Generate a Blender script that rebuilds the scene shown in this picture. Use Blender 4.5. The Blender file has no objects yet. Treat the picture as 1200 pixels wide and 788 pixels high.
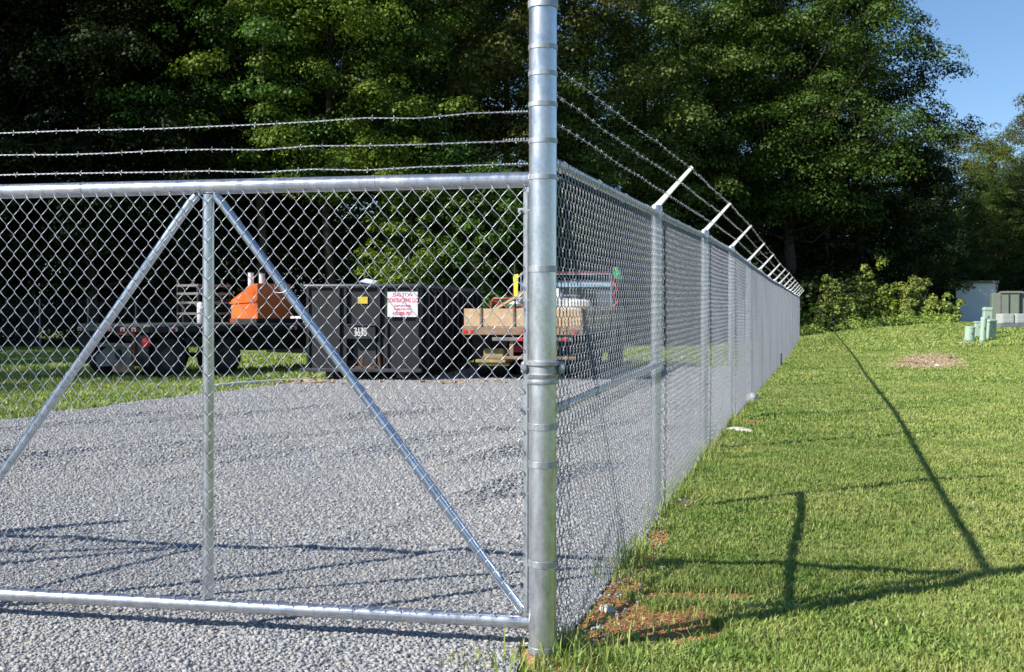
import bpy, math, random
import numpy as np
from mathutils import Vector, Matrix

random.seed(7)
rng = np.random.default_rng(11)
R = math.radians
scene = bpy.context.scene
COL = scene.collection

# ------------------------------------------------------------------ small maths
def ss(v, a, b):
    t = np.clip((np.asarray(v, float) - a) / (b - a), 0, 1)
    return t * t * (3 - 2 * t)

def vnoise(x, y, seed=0):
    x = np.asarray(x, float); y = np.asarray(y, float)
    xi = np.floor(x).astype(np.int64); yi = np.floor(y).astype(np.int64)
    xf = x - xi; yf = y - yi
    def h(a, b):
        n = (a * 374761393 + b * 668265263 + seed * 1442695041) & 0x7fffffff
        n = ((n ^ (n >> 13)) * 1274126177) & 0x7fffffff
        n = n ^ (n >> 16)
        return (n & 0xffff) / 65535.0
    u = xf * xf * (3 - 2 * xf); v = yf * yf * (3 - 2 * yf)
    return (h(xi, yi) * (1 - u) + h(xi + 1, yi) * u) * (1 - v) + (h(xi, yi + 1) * (1 - u) + h(xi + 1, yi + 1) * u) * v

def fnoise(x, y, seed=0, o=3):
    s = 0; a = .5; t = 0
    for k in range(o):
        s = s + a * vnoise(x * 2 ** k, y * 2 ** k, seed + k); t += a; a *= .5
    return s / t

TH = R(15.2)
FD = np.array([math.sin(TH), math.cos(TH)])          # run of the side fence
FN = np.array([math.cos(TH), -math.sin(TH)])         # its outer side
P0 = np.array([0.1165, 4.35])                        # corner post
def fence_x(Y): return P0[0] + (np.asarray(Y, float) - P0[1]) * FD[0] / FD[1]

def gz(X, Y):
    X = np.asarray(X, float); Y = np.asarray(Y, float)
    a = np.interp(Y, [0, 4.6, 7.3, 10.2, 13.2, 16, 25, 60], [0, 0, .035, .07, .09, .07, .05, .05]) * ss(X - fence_x(Y), -1.8, -.3)
    hill = .75 * ss(Y, 27, 50) * ss(X, 9, 19)
    lump = (fnoise(X * .45, Y * .45, 5) - .5) * .05 * ss(Y, 5, 9) * ss(X - fence_x(Y), .2, 1.5)
    lump2 = (fnoise(X * .6, Y * .6, 9) - .5) * .035 * (1 - ss(X - fence_x(Y), -.5, -.1)) * ss(Y, 4.6, 6)
    u = X * .8 - Y * .6; w_ = X * .6 + Y * .8
    rut = np.maximum(0, fnoise(u * 2.2, w_ * .45, 15, 2) - .55) * .30 * (1 - ss(X - fence_x(Y), -.9, -.2)) * ss(Y, 5.2, 7) * (1 - ss(Y, 14, 18))
    return a + hill + lump + lump2 + rut
def g(X, Y): return float(gz(X, Y))

# ------------------------------------------------------------------ materials
def newmat(name):
    m = bpy.data.materials.new(name); m.use_nodes = True
    nt = m.node_tree
    return m, nt, nt.nodes['Principled BSDF'], nt.nodes['Material Output']
def ramp(nt, fac, stops):
    r = nt.nodes.new('ShaderNodeValToRGB')
    while len(r.color_ramp.elements) < len(stops): r.color_ramp.elements.new(.5)
    for e, (p, c) in zip(r.color_ramp.elements, stops): e.position = p; e.color = (*c, 1)
    nt.links.new(fac, r.inputs[0]); return r.outputs[0]
def noise(nt, scale, detail=4, vec=None, rough=.5):
    n = nt.nodes.new('ShaderNodeTexNoise'); n.inputs['Scale'].default_value = scale
    n.inputs['Detail'].default_value = detail; n.inputs['Roughness'].default_value = rough
    if vec is None:
        tc = nt.nodes.new('ShaderNodeTexCoord'); vec = tc.outputs['Object']
    nt.links.new(vec, n.inputs['Vector']); return n.outputs['Fac']
def mixc(nt, fac, a, b):
    m = nt.nodes.new('ShaderNodeMix'); m.data_type = 'RGBA'
    for sock, v in ((m.inputs[0], fac), (m.inputs[6], a), (m.inputs[7], b)):
        if isinstance(v, (int, float)): sock.default_value = v
        elif isinstance(v, tuple): sock.default_value = (*v, 1)
        else: nt.links.new(v, sock)
    return m.outputs[2]
def bump(nt, h, strength, dist=.01):
    b = nt.nodes.new('ShaderNodeBump'); b.inputs['Strength'].default_value = strength; b.inputs['Distance'].default_value = dist
    nt.links.new(h, b.inputs['Height']); return b.outputs[0]

def simple(name, col, rough=.6, metal=0., var=.25, scale=8, bumpy=0., dirt=None, dirt_amt=.3):
    m, nt, p, o = newmat(name)
    f = noise(nt, scale, 5)
    lo = tuple(c * (1 - var) for c in col); hi = tuple(min(1, c * (1 + var)) for c in col)
    c = ramp(nt, f, [(.3, lo), (.7, hi)])
    if dirt:
        f2 = noise(nt, scale * .35, 8, rough=.7)
        k = ramp(nt, f2, [(.45, (0, 0, 0)), (.75, (dirt_amt,) * 3)])
        c = mixc(nt, k, c, dirt)
    nt.links.new(c, p.inputs['Base Color'])
    p.inputs['Roughness'].default_value = rough; p.inputs['Metallic'].default_value = metal
    if bumpy: nt.links.new(bump(nt, noise(nt, scale * 4, 3), bumpy), p.inputs['Normal'])
    return m

def galvanised(name, base, rough, metal, spangle=30):
    m, nt, p, o = newmat(name)
    tc = nt.nodes.new('ShaderNodeTexCoord')
    mp = nt.nodes.new('ShaderNodeMapping'); mp.inputs['Scale'].default_value = (1, 1, .35)
    nt.links.new(tc.outputs['Object'], mp.inputs[0])
    v = nt.nodes.new('ShaderNodeTexVoronoi'); v.inputs['Scale'].default_value = spangle * 2.2
    nt.links.new(tc.outputs['Object'], v.inputs['Vector'])
    f = noise(nt, spangle, 6, mp.outputs[0], .65)
    big = noise(nt, 3.0, 4, mp.outputs[0])
    mx = nt.nodes.new('ShaderNodeMath'); mx.operation = 'MULTIPLY_ADD'
    nt.links.new(v.outputs['Distance'], mx.inputs[0]); mx.inputs[1].default_value = .25; nt.links.new(f, mx.inputs[2])
    lo = tuple(c * .78 for c in base); hi = tuple(min(1, c * 1.16) for c in base)
    c = ramp(nt, mx.outputs[0], [(.35, lo), (.8, hi)])
    c = mixc(nt, ramp(nt, big, [(.4, (0, 0, 0)), (.75, (.35,) * 3)]), c, tuple(x * .8 for x in base))
    nt.links.new(c, p.inputs['Base Color'])
    rr = ramp(nt, f, [(.3, (rough * .75,) * 3), (.75, (min(1, rough * 1.35),) * 3)])
    nt.links.new(rr, p.inputs['Roughness'])
    p.inputs['Metallic'].default_value = metal
    nt.links.new(bump(nt, f, .12, .002), p.inputs['Normal'])
    return m

def foliage_mat(name, stops, rough=.5, transl=.22, haze=None):
    m, nt, p, o = newmat(name)
    ge = nt.nodes.new('ShaderNodeNewGeometry')
    oi = nt.nodes.new('ShaderNodeObjectInfo')
    c = ramp(nt, ge.outputs['Random Per Island'], stops)
    hs = nt.nodes.new('ShaderNodeHueSaturation')
    mr = nt.nodes.new('ShaderNodeMapRange'); mr.inputs[3].default_value = .75; mr.inputs[4].default_value = 1.25
    nt.links.new(oi.outputs['Random'], mr.inputs[0]); nt.links.new(mr.outputs[0], hs.inputs['Value'])
    mr2 = nt.nodes.new('ShaderNodeMapRange'); mr2.inputs[3].default_value = .475; mr2.inputs[4].default_value = .515
    nt.links.new(oi.outputs['Random'], mr2.inputs[0]); nt.links.new(mr2.outputs[0], hs.inputs['Hue'])
    nt.links.new(c, hs.inputs['Color'])
    nt.links.new(hs.outputs[0], p.inputs['Base Color']); p.inputs['Roughness'].default_value = rough
    p.inputs['Specular IOR Level'].default_value = .2
    t = nt.nodes.new('ShaderNodeBsdfTranslucent')
    hs2 = nt.nodes.new('ShaderNodeHueSaturation'); hs2.inputs['Value'].default_value = 1.3; hs2.inputs['Saturation'].default_value = 1.1
    nt.links.new(hs.outputs[0], hs2.inputs['Color']); nt.links.new(hs2.outputs[0], t.inputs['Color'])
    ms = nt.nodes.new('ShaderNodeMixShader'); ms.inputs[0].default_value = transl
    nt.links.new(p.outputs[0], ms.inputs[1]); nt.links.new(t.outputs[0], ms.inputs[2]); nt.links.new(ms.outputs[0], o.inputs[0])
    return m

MAT = {}
MAT['galv'] = galvanised('galvanised_post', (.60, .61, .63), .30, .84, 26)
MAT['galv_rail'] = galvanised('galvanised_rail', (.60, .61, .64), .27, .9, 20)
MAT['galv_bright'] = galvanised('galvanised_brace', (.6, .66, .74), .22, .95, 14)  # blue sky reflection tinted into the brace colour
MAT['galv_dull'] = galvanised('galvanised_fitting', (.40, .42, .44), .5, .7, 40)
MAT['wire'] = galvanised('galvanised_wire', (.38, .40, .43), .42, .7, 60)
MAT['barb'] = galvanised('barbed_wire', (.34, .36, .38), .42, .7, 60)
MAT['arm'] = simple('cast_aluminium_arm', (.74, .73, .72), .5, .25, .12, 30)
MAT['bark'] = simple('bark', (.06, .048, .036), .9, 0, .5, 6, .6)
MAT['black_steel'] = simple('black_painted_steel', (.004, .005, .008), .6, 0, .4, 4, .1, dirt=(.04, .028, .02), dirt_amt=.25)
MAT['rim_steel'] = simple('worn_grey_steel', (.045, .05, .06), .45, .1, .4, 6, .1)
MAT['dark_steel'] = simple('dark_chassis_steel', (.022, .022, .024), .6, .1, .4, 5)
MAT['rust'] = simple('rusted_steel', (.16, .06, .03), .8, .1, .4, 12)
MAT['tyre'] = simple('tyre_rubber', (.02, .02, .021), .8, 0, .3, 10)
MAT['rim'] = simple('wheel_rim', (.09, .085, .085), .6, .2, .3, 8, dirt=(.06, .04, .03))
MAT['deck_wood'] = simple('weathered_deck_board', (.30, .24, .19), .85, 0, .3, 9, .2)
MAT['board_wood'] = simple('tan_plywood_board', (.50, .35, .21), .75, 0, .16, 7, .1)
MAT['bar_wood'] = simple('brown_timber', (.25, .17, .11), .8, 0, .3, 9)
MAT['orange'] = simple('orange_paint', (.80, .16, .025), .45, 0, .08, 6, dirt=(.35, .12, .05), dirt_amt=.25)
MAT['white'] = simple('white_paint', (.74, .74, .73), .5, 0, .06, 6, dirt=(.4, .38, .34), dirt_amt=.2)
MAT['greywhite'] = simple('dull_grey_plate', (.20, .185, .175), .6, .1, .2, 6, dirt=(.08, .06, .045), dirt_amt=.5)
MAT['red'] = simple('red_paint', (.30, .025, .02), .45, 0, .15, 8)
MAT['redlens'] = simple('red_lens', (.62, .02, .03), .2, 0, .05, 8)
MAT['yellow'] = simple('yellow_paint', (.62, .48, .05), .6, 0, .12, 8)
MAT['dull_yellow'] = simple('weathered_yellow_paint', (.34, .28, .10), .7, 0, .3, 10, dirt=(.10, .08, .05), dirt_amt=.6)
MAT['hiviz'] = simple('yellow_green_strap', (.78, .78, .04), .6, 0, .06, 8)
MAT['green'] = simple('green_cloth', (.03, .30, .13), .6, 0, .15, 8)
MAT['paleblue'] = simple('pale_blue_paint', (.30, .42, .52), .4, 0, .12, 6)
MAT['slate'] = simple('slate_blue_cab_paint', (.09, .12, .15), .45, 0, .2, 6, dirt=(.10, .08, .06), dirt_amt=.4)
MAT['glass'] = simple('dark_window_glass', (.02, .025, .03), .1, 0, .1, 3)
MAT['bag'] = simple('white_sack', (.68, .66, .62), .8, 0, .1, 10, .3)
MAT['sign_white'] = simple('sign_white', (.72, .72, .78), .4, 0, .05, 6)
MAT['sign_red'] = simple('sign_red_ink', (.62, .03, .06), .5, 0, .05, 6)
MAT['pedestal'] = simple('pale_green_plastic', (.34, .47, .38), .5, 0, .08, 5, dirt=(.45, .44, .38), dirt_amt=.5)
MAT['casing'] = simple('pale_grey_casing', (.44, .48, .45), .5, 0, .06, 5)
MAT['transformer'] = simple('olive_green_cabinet', (.155, .185, .145), .5, 0, .08, 4)
MAT['pad'] = simple('concrete_pad', (.18, .18, .20), .85, 0, .2, 8)
MAT['shed'] = simple('pale_shed_wall', (.78, .80, .84), .6, 0, .05, 3)
MAT['roof'] = simple('grey_roof', (.14, .14, .15), .7, 0, .2, 5)
MAT['clod_tan'] = simple('tan_crumb', (.36, .27, .18), .95, 0, .35, 14)
MAT['clod'] = simple('clay_crumb', (.48, .24, .11), .95, 0, .35, 14)
MAT['concrete'] = simple('concrete_rubble', (.55, .52, .46), .9, 0, .2, 20, .5)
MAT['pvc'] = simple('white_pvc_pipe', (.68, .68, .64), .5, 0, .1, 10)
MAT['litter'] = simple('tan_litter', (.42, .30, .17), .9, 0, .3, 20)
MAT['utility'] = simple('dark_utility_box', (.05, .06, .06), .6, 0, .2, 8)

MAT['leaf_a'] = foliage_mat('leaves_mid_green', [(0, (0.030, 0.063, 0.010)), (.5, (0.055, 0.108, 0.017)), (.93, (0.096, 0.160, 0.025)), (1, (0.150, 0.181, 0.033))])
MAT['leaf_b'] = foliage_mat('leaves_olive', [(0, (0.055, 0.078, 0.016)), (.5, (0.096, 0.130, 0.027)), (.9, (0.144, 0.170, 0.039)), (1, (0.208, 0.179, 0.049))])
MAT['leaf_c'] = foliage_mat('leaves_yellow_green', [(0, (0.063, 0.116, 0.015)), (.5, (0.113, 0.178, 0.022)), (.9, (0.170, 0.226, 0.031)), (1, (0.240, 0.232, 0.037))])
MAT['leaf_shade'] = foliage_mat('leaves_shade_darkened', [(0, (0.009, 0.018, 0.005)), (.6, (0.017, 0.033, 0.008)), (.95, (0.034, 0.049, 0.010)), (1, (0.062, 0.062, 0.017))])  # deep shade of the wood put into these darker leaf colours
MAT['leaf_s'] = foliage_mat('leaves_brush', [(0, (0.129, 0.212, 0.044)), (.5, (0.222, 0.337, 0.069)), (.9, (0.354, 0.449, 0.110)), (1, (0.517, 0.472, 0.148))])

def grass_mat(name, bright=1.0):
    m, nt, p, o = newmat(name)
    ge = nt.nodes.new('ShaderNodeNewGeometry')
    c = ramp(nt, ge.outputs['Random Per Island'], [(0, (.12, .205, .04)), (.45, (.235, .355, .063)), (.80, (.37, .465, .115)), (.92, (.46, .45, .17)), (1, (.56, .47, .26))])
    tc = nt.nodes.new('ShaderNodeTexCoord')
    f = noise(nt, .55, 6, tc.outputs['Object'], .6)
    k = ramp(nt, f, [(.40, (0, 0, 0)), (.66, (.7,) * 3)])
    c = mixc(nt, k, c, (.50 * bright, .52 * bright, .17))
    f2 = noise(nt, 3.2, 3, tc.outputs['Object'])
    k2 = ramp(nt, f2, [(.45, (0, 0, 0)), (.7, (.5,) * 3)])
    c = mixc(nt, k2, c, (.13, .27, .045))
    nt.links.new(c, p.inputs['Base Color']); p.inputs['Roughness'].default_value = .5
    p.inputs['Specular IOR Level'].default_value = .3
    t = nt.nodes.new('ShaderNodeBsdfTranslucent'); nt.links.new(c, t.inputs['Color'])
    ms = nt.nodes.new('ShaderNodeMixShader'); ms.inputs[0].default_value = .3
    nt.links.new(p.outputs[0], ms.inputs[1]); nt.links.new(t.outputs[0], ms.inputs[2]); nt.links.new(ms.outputs[0], o.inputs[0])
    return m
MAT['grass'] = grass_mat('grass_blades')

def ground_mat():
    m, nt, p, o = newmat('lawn_soil')
    tc = nt.nodes.new('ShaderNodeTexCoord'); v = tc.outputs['Object']
    f = noise(nt, 9, 8, v, .7); f2 = noise(nt, .5, 5, v)
    c = ramp(nt, f, [(.3, (.08, .11, .028)), (.5, (.17, .22, .05)), (.72, (.27, .30, .08))])
    c = mixc(nt, ramp(nt, f2, [(.4, (0, 0, 0)), (.7, (.5,) * 3)]), c, (.17, .17, .05))
    at = nt.nodes.new('ShaderNodeAttribute'); at.attribute_name = 'dirt'
    f3 = noise(nt, 30, 6, v, .7)
    d = ramp(nt, f3, [(.3, (.30, .13, .05)), (.5, (.52, .25, .105)), (.62, (.44, .30, .18)), (.75, (.55, .42, .29))])
    sx = nt.nodes.new('ShaderNodeSeparateXYZ'); nt.links.new(v, sx.inputs[0])
    fy = nt.nodes.new('ShaderNodeMapRange'); fy.inputs[1].default_value = 12; fy.inputs[2].default_value = 20; nt.links.new(sx.outputs[1], fy.inputs[0])
    d2 = ramp(nt, noise(nt, 2.5, 6, v, .7), [(.3, (.30, .17, .10)), (.5, (.42, .31, .20)), (.7, (.50, .42, .32))])
    d = mixc(nt, fy.outputs[0], d, d2)
    c = mixc(nt, at.outputs['Fac'], c, d)
    nt.links.new(c, p.inputs['Base Color']); p.inputs['Roughness'].default_value = .95
    p.inputs['Specular IOR Level'].default_value = .1
    nt.links.new(bump(nt, noise(nt, 45, 6, v, .7), .9, .02), p.inputs['Normal'])
    return m
MAT['ground'] = ground_mat()

def gravel_mat(name, island):
    m, nt, p, o = newmat(name)
    tc = nt.nodes.new('ShaderNodeTexCoord'); v = tc.outputs['Object']
    stops = [(0, (.17, .175, .19)), (.3, (.25, .262, .28)), (.62, (.325, .335, .35)), (.86, (.40, .405, .40)), (.93, (.38, .31, .235)), (1, (.50, .49, .46))]
    if island:
        ge = nt.nodes.new('ShaderNodeNewGeometry')
        c = ramp(nt, ge.outputs['Random Per Island'], stops)
        f = noise(nt, 120, 4, v, .6)
        c = mixc(nt, ramp(nt, f, [(.4, (0, 0, 0)), (.7, (.35,) * 3)]), c, (.42, .41, .39))
    else:
        vo = nt.nodes.new('ShaderNodeTexVoronoi'); vo.inputs['Scale'].default_value = 34; nt.links.new(v, vo.inputs['Vector'])
        sp = nt.nodes.new('ShaderNodeSeparateColor'); nt.links.new(vo.outputs['Color'], sp.inputs[0])
        c = ramp(nt, sp.outputs[0], stops)
        e = ramp(nt, vo.outputs['Distance'], [(.45, (1, 1, 1)), (.8, (.35,) * 3)])
        mm = nt.nodes.new('ShaderNodeMix'); mm.data_type = 'RGBA'; mm.blend_type = 'MULTIPLY'; mm.inputs[0].default_value = 1
        nt.links.new(c, mm.inputs[6]); nt.links.new(e, mm.inputs[7]); c = mm.outputs[2]
        inv = nt.nodes.new('ShaderNodeMath'); inv.operation = 'SUBTRACT'; inv.inputs[0].default_value = 1; nt.links.new(vo.outputs['Distance'], inv.inputs[1])
        nt.links.new(bump(nt, inv.outputs[0], 1.0, .02), p.inputs['Normal'])
    big = noise(nt, .7, 5, v, .6)
    c = mixc(nt, ramp(nt, big, [(.42, (0, 0, 0)), (.68, (.4,) * 3)]), c, (.37, .35, .32))
    nt.links.new(c, p.inputs['Base Color']); p.inputs['Roughness'].default_value = .85
    return m
MAT['gravel'] = gravel_mat('gravel_bed', False)
MAT['stone'] = gravel_mat('crushed_stone', True)

# ------------------------------------------------------------------ mesh helpers
def link_mesh(name, me, mat, parent=None):
    o = bpy.data.objects.new(name, me); COL.objects.link(o)
    if mat is not None: me.materials.append(MAT[mat] if isinstance(mat, str) else mat)
    if parent is not None: o.parent = parent
    return o
def mesh_np(name, V, F, smooth=False):
    """V (n,3), F list of (m,k) int arrays"""
    me = bpy.data.meshes.new(name)
    V = np.ascontiguousarray(V, dtype=np.float32)
    if not isinstance(F, list): F = [F]
    F = [f for f in F if len(f)]
    nl = sum(f.size for f in F); nf = sum(len(f) for f in F)
    me.vertices.add(len(V)); me.vertices.foreach_set('co', V.ravel())
    me.loops.add(nl); me.polygons.add(nf)
    me.loops.foreach_set('vertex_index', np.concatenate([f.ravel() for f in F]).astype(np.int32))
    starts = []; s = 0
    for f in F:
        starts.append(s + np.arange(len(f)) * f.shape[1]); s += f.size
    me.polygons.foreach_set('loop_start', np.concatenate(starts).astype(np.int32))
    if smooth: me.polygons.foreach_set('use_smooth', np.ones(nf, dtype=bool))
    me.update(calc_edges=True); me.validate()
    return me

class MB:
    def __init__(s): s.v = []; s.f = []
    def add(s, vs, fs):
        b = len(s.v); s.v += [tuple(v) for v in vs]; s.f += [tuple(i + b for i in f) for f in fs]; return s
    def box(s, lo, hi, bev=0., rot=None, at=None):
        x0, y0, z0 = lo; x1, y1, z1 = hi
        if bev <= 0:
            vs = [(x, y, z) for z in (z0, z1) for y in (y0, y1) for x in (x0, x1)]
            fs = [(0, 2, 3, 1), (4, 5, 7, 6), (0, 1, 5, 4), (2, 6, 7, 3), (0, 4, 6, 2), (1, 3, 7, 5)]
        else:
            b = min(bev, (x1 - x0) * .45, (y1 - y0) * .45, (z1 - z0) * .45)
            def ring(i, z): return [(x0 + i + b, y0 + i, z), (x1 - i - b, y0 + i, z), (x1 - i, y0 + i + b, z), (x1 - i, y1 - i - b, z),
                                    (x1 - i - b, y1 - i, z), (x0 + i + b, y1 - i, z), (x0 + i, y1 - i - b, z), (x0 + i, y0 + i + b, z)]
            vs = ring(b * .7, z0) + ring(0, z0 + b) + ring(0, z1 - b) + ring(b * .7, z1)
            fs = [tuple(reversed(range(8))), tuple(range(24, 32))]
            for k in range(3):
                for i in range(8):
                    j = (i + 1) % 8; fs.append((k * 8 + i, k * 8 + j, k * 8 + 8 + j, k * 8 + 8 + i))
        if rot is not None:
            c = Vector(at if at is not None else ((x0 + x1) / 2, (y0 + y1) / 2, (z0 + z1) / 2))
            vs = [tuple(rot @ (Vector(v) - c) + c) for v in vs]
        return s.add(vs, fs)
    def tube(s, pts, r, n=8, caps=True):
        P = [Vector(p) for p in pts]; rr = r if isinstance(r, (list, tuple)) else [r] * len(P)
        ref = Vector((0, 0, 1)); vs = []; fs = []; prev = None
        for i, p in enumerate(P):
            t = (P[min(i + 1, len(P) - 1)] - P[max(i - 1, 0)])
            t = t.normalized() if t.length > 1e-9 else Vector((0, 0, 1))
            if prev is None:
                a = ref if abs(t.z) < .9 else Vector((1, 0, 0)); u = (a - t * a.dot(t)).normalized()
            else:
                u = prev - t * prev.dot(t); u = u.normalized() if u.length > 1e-6 else Vector((1, 0, 0))
            prev = u; w = t.cross(u)
            for k in range(n):
                a = 2 * math.pi * k / n; vs.append(p + u * (rr[i] * math.cos(a)) + w * (rr[i] * math.sin(a)))
        for i in range(len(P) - 1):
            for k in range(n):
                j = (k + 1) % n; fs.append((i * n + k, i * n + j, (i + 1) * n + j, (i + 1) * n + k))
        if caps: fs.append(tuple(reversed(range(n)))); fs.append(tuple((len(P) - 1) * n + k for k in range(n)))
        return s.add(vs, fs)
    def lathe(s, prof, n=24, c=(0, 0, 0), axis='z'):
        vs = []; fs = []
        for (r, h) in prof:
            for k in range(n):
                a = 2 * math.pi * k / n; x, y = r * math.cos(a), r * math.sin(a)
                v = (x, y, h) if axis == 'z' else ((x, h, y) if axis == 'y' else (h, x, y))
                vs.append((v[0] + c[0], v[1] + c[1], v[2] + c[2]))
        for i in range(len(prof) - 1):
            for k in range(n):
                j = (k + 1) % n; q = (i * n + k, i * n + j, (i + 1) * n + j, (i + 1) * n + k)
                fs.append(q if axis != 'y' else tuple(reversed(q)))
        return s.add(vs, fs)
    def prism(s, poly, axis, a, b):
        """poly in the two other axes; extruded a..b along axis"""
        def mk(p, t): return {'x': (t, p[0], p[1]), 'y': (p[0], t, p[1]), 'z': (p[0], p[1], t)}[axis]
        n = len(poly); vs = [mk(p, a) for p in poly] + [mk(p, b) for p in poly]
        fs = [tuple(reversed(range(n))), tuple(range(n, 2 * n))] + [(i, (i + 1) % n, n + (i + 1) % n, n + i) for i in range(n)]
        return s.add(vs, fs)
    def build(s, name, mat, parent=None, smooth=False):
        me = bpy.data.meshes.new(name); me.from_pydata(s.v, [], s.f); me.update()
        if smooth:
            me.polygons.foreach_set('use_smooth', [True] * len(me.polygons))
            try: me.set_sharp_from_angle(angle=R(40))
            except Exception: pass
        return link_mesh(name, me, mat, parent)

def tag(o, label=None, cat=None, group=None, kind=None):
    if label: o['label'] = label
    if cat: o['category'] = cat
    if group: o['group'] = group
    if kind: o['kind'] = kind
    return o
def empty(name, loc=(0, 0, 0), rz=0., label=None, cat=None, group=None):
    o = bpy.data.objects.new(name, None); COL.objects.link(o); o.location = loc; o.rotation_euler = (0, 0, rz)
    o.empty_display_size = .1
    return tag(o, label, cat, group)
def copy_tree(o, parent=None):
    c = o.copy(); COL.objects.link(c); c.parent = parent
    for ch in list(o.children): copy_tree(ch, c)
    return c
def text_mesh(txt, size, mat, parent, loc, rot, name, sx=1., ext=.001):
    cu = bpy.data.curves.new('t', 'FONT'); cu.body = txt; cu.size = size; cu.align_x = 'CENTER'; cu.align_y = 'CENTER'; cu.extrude = ext; cu.offset = size * .02
    to = bpy.data.objects.new('t', cu); COL.objects.link(to)
    bpy.context.view_layer.update()
    me = bpy.data.meshes.new_from_object(to.evaluated_get(bpy.context.evaluated_depsgraph_get()))
    bpy.data.objects.remove(to); me.materials.clear()
    me.transform(Matrix.Diagonal((sx, 1, 1, 1)))
    o = link_mesh(name, me, mat, parent); o.location = loc; o.rotation_euler = rot
    return o

# ------------------------------------------------------------------ ground
CLAY = [(.60, 4.78, .36, .27), (.42, 5.05, .22, .30), (.85, 5.25, .35, .09), (.34, 4.6, .18, .14), (.52, 5.7, .15, .40), (.80, 6.6, .10, .45), (.20, 4.2, .22, .10), (1.1, 7.6, .12, .3),
        (10.75, 29.6, 1.1, 5.0), (2.55, 12.9, .25, .3)]
def dirt_at(X, Y):
    X = np.asarray(X, float); Y = np.asarray(Y, float)
    n = fnoise(X * 5, Y * 5, 21) - .5
    d = np.zeros_like(X + Y)
    for (cx, cy, rx, ry) in CLAY:
        shx = .363 * (Y - cy) if cy > 20 else 0.
        q = np.sqrt(((X - cx - shx) / rx) ** 2 + ((Y - cy) / ry) ** 2) + n * 1.3
        d = np.maximum(d, 1 - ss(q, .75, 1.15))
    off = (X - fence_x(Y)) * FD[1]
    w = .02 + .22 * fnoise(X * 1.1, Y * 1.1, 33) ** 1.5 + .10 * (1 - ss(Y, 6, 9))
    d = np.maximum(d, (1 - ss(np.abs(off) + n * .15, w * .6, w)) * .9 * (Y > 4.3))
    return np.clip(d, 0, 1)

def axis_pts(parts):
    out = []
    for a, b, n in parts: out.append(np.linspace(a, b, n, endpoint=False))
    return np.concatenate(out)
ext_pos = 30 * 1.35 ** np.arange(1, 17)
xs = np.concatenate([-ext_pos[::-1], axis_pts([(-30, -8, 30), (-8, -1, 50), (-1, 5, 150), (5, 14, 100), (14, 30, 40)]), [30.], ext_pos])
ys = np.concatenate([-ext_pos[::-1], axis_pts([(-30, 3, 20), (3, 8, 150), (8, 16, 90), (16, 36, 100), (36, 62, 50)]), 62 * 1.3 ** np.arange(0, 15)])
def grid_mesh(name, GX, GY, GZ):
    ny, nx = GX.shape
    V = np.stack([GX.ravel(), GY.ravel(), GZ.ravel()], 1)
    i = np.arange(ny - 1)[:, None] * nx + np.arange(nx - 1)[None]
    F = np.stack([i, i + 1, i + 1 + nx, i + nx], -1).reshape(-1, 4)
    return mesh_np(name, V, F, True)
GX, GY = np.meshgrid(xs, ys)
me = grid_mesh('ground', GX, GY, gz(GX, GY))
at = me.attributes.new('dirt', 'FLOAT', 'POINT'); at.data.foreach_set('value', dirt_at(GX, GY).ravel().astype(np.float32))
gr = link_mesh('ground', me, 'ground'); tag(gr, kind='structure')

def gl_edge(Y): return np.interp(Y, [-28, 0, 8, 14, 21.6, 27.5], [-14, -14, -9.6, -6.25, -4.0, -2.2]) + (fnoise(Y * 1.2, Y * 0, 41) - .5) * .35
def gr_edge(Y):
    e = fence_x(Y) + .03 + (fnoise(Y * 2.0, Y * 0 + 3, 42) - .5) * .12
    return np.where(Y < 4.5, .02 + (fnoise(Y * 3.0, Y * 0, 43) - .5) * .1, np.minimum(e, fence_x(Y) + .06))
yy = np.concatenate([np.linspace(-28, .9, 30), np.linspace(1, 12, 160), np.linspace(12.1, 27.3, 120)])  # unseen gravel behind the camera, added for the pipes to reflect
uu = np.linspace(0, 1, 90)
A = gl_edge(yy)[:, None]; B = gr_edge(yy)[:, None]
GX = A + (B - A) * uu[None]; GY = np.repeat(yy[:, None], len(uu), 1)
GY = GY + (uu[None] - .5) * 0
me = grid_mesh('gravel_yard', GX, GY, gz(GX, GY) + .012)
tag(link_mesh('gravel_yard', me, 'gravel'), kind='structure')

# crushed stones
def icosa():
    p = (1 + 5 ** .5) / 2
    v = np.array([(-1, p, 0), (1, p, 0), (-1, -p, 0), (1, -p, 0), (0, -1, p), (0, 1, p), (0, -1, -p), (0, 1, -p), (p, 0, -1), (p, 0, 1), (-p, 0, -1), (-p, 0, 1)], float)
    f = np.array([(0, 11, 5), (0, 5, 1), (0, 1, 7), (0, 7, 10), (0, 10, 11), (1, 5, 9), (5, 11, 4), (11, 10, 2), (10, 7, 6), (7, 1, 8), (3, 9, 4), (3, 4, 2), (3, 2, 6), (3, 6, 8), (3, 8, 9), (4, 9, 5), (2, 4, 11), (6, 2, 10), (8, 6, 7), (9, 8, 1)])
    return v / np.linalg.norm(v[0]), f
def rand_rot(n):
    q = rng.normal(size=(n, 4)); q /= np.linalg.norm(q, axis=1)[:, None]
    w, x, y, z = q.T
    return np.stack([np.stack([1 - 2 * (y * y + z * z), 2 * (x * y - z * w), 2 * (x * z + y * w)], 1),
                     np.stack([2 * (x * y + z * w), 1 - 2 * (x * x + z * z), 2 * (y * z - x * w)], 1),
                     np.stack([2 * (x * z - y * w), 2 * (y * z + x * w), 1 - 2 * (x * x + y * y)], 1)], 1)
IV, IF = icosa()
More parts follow.
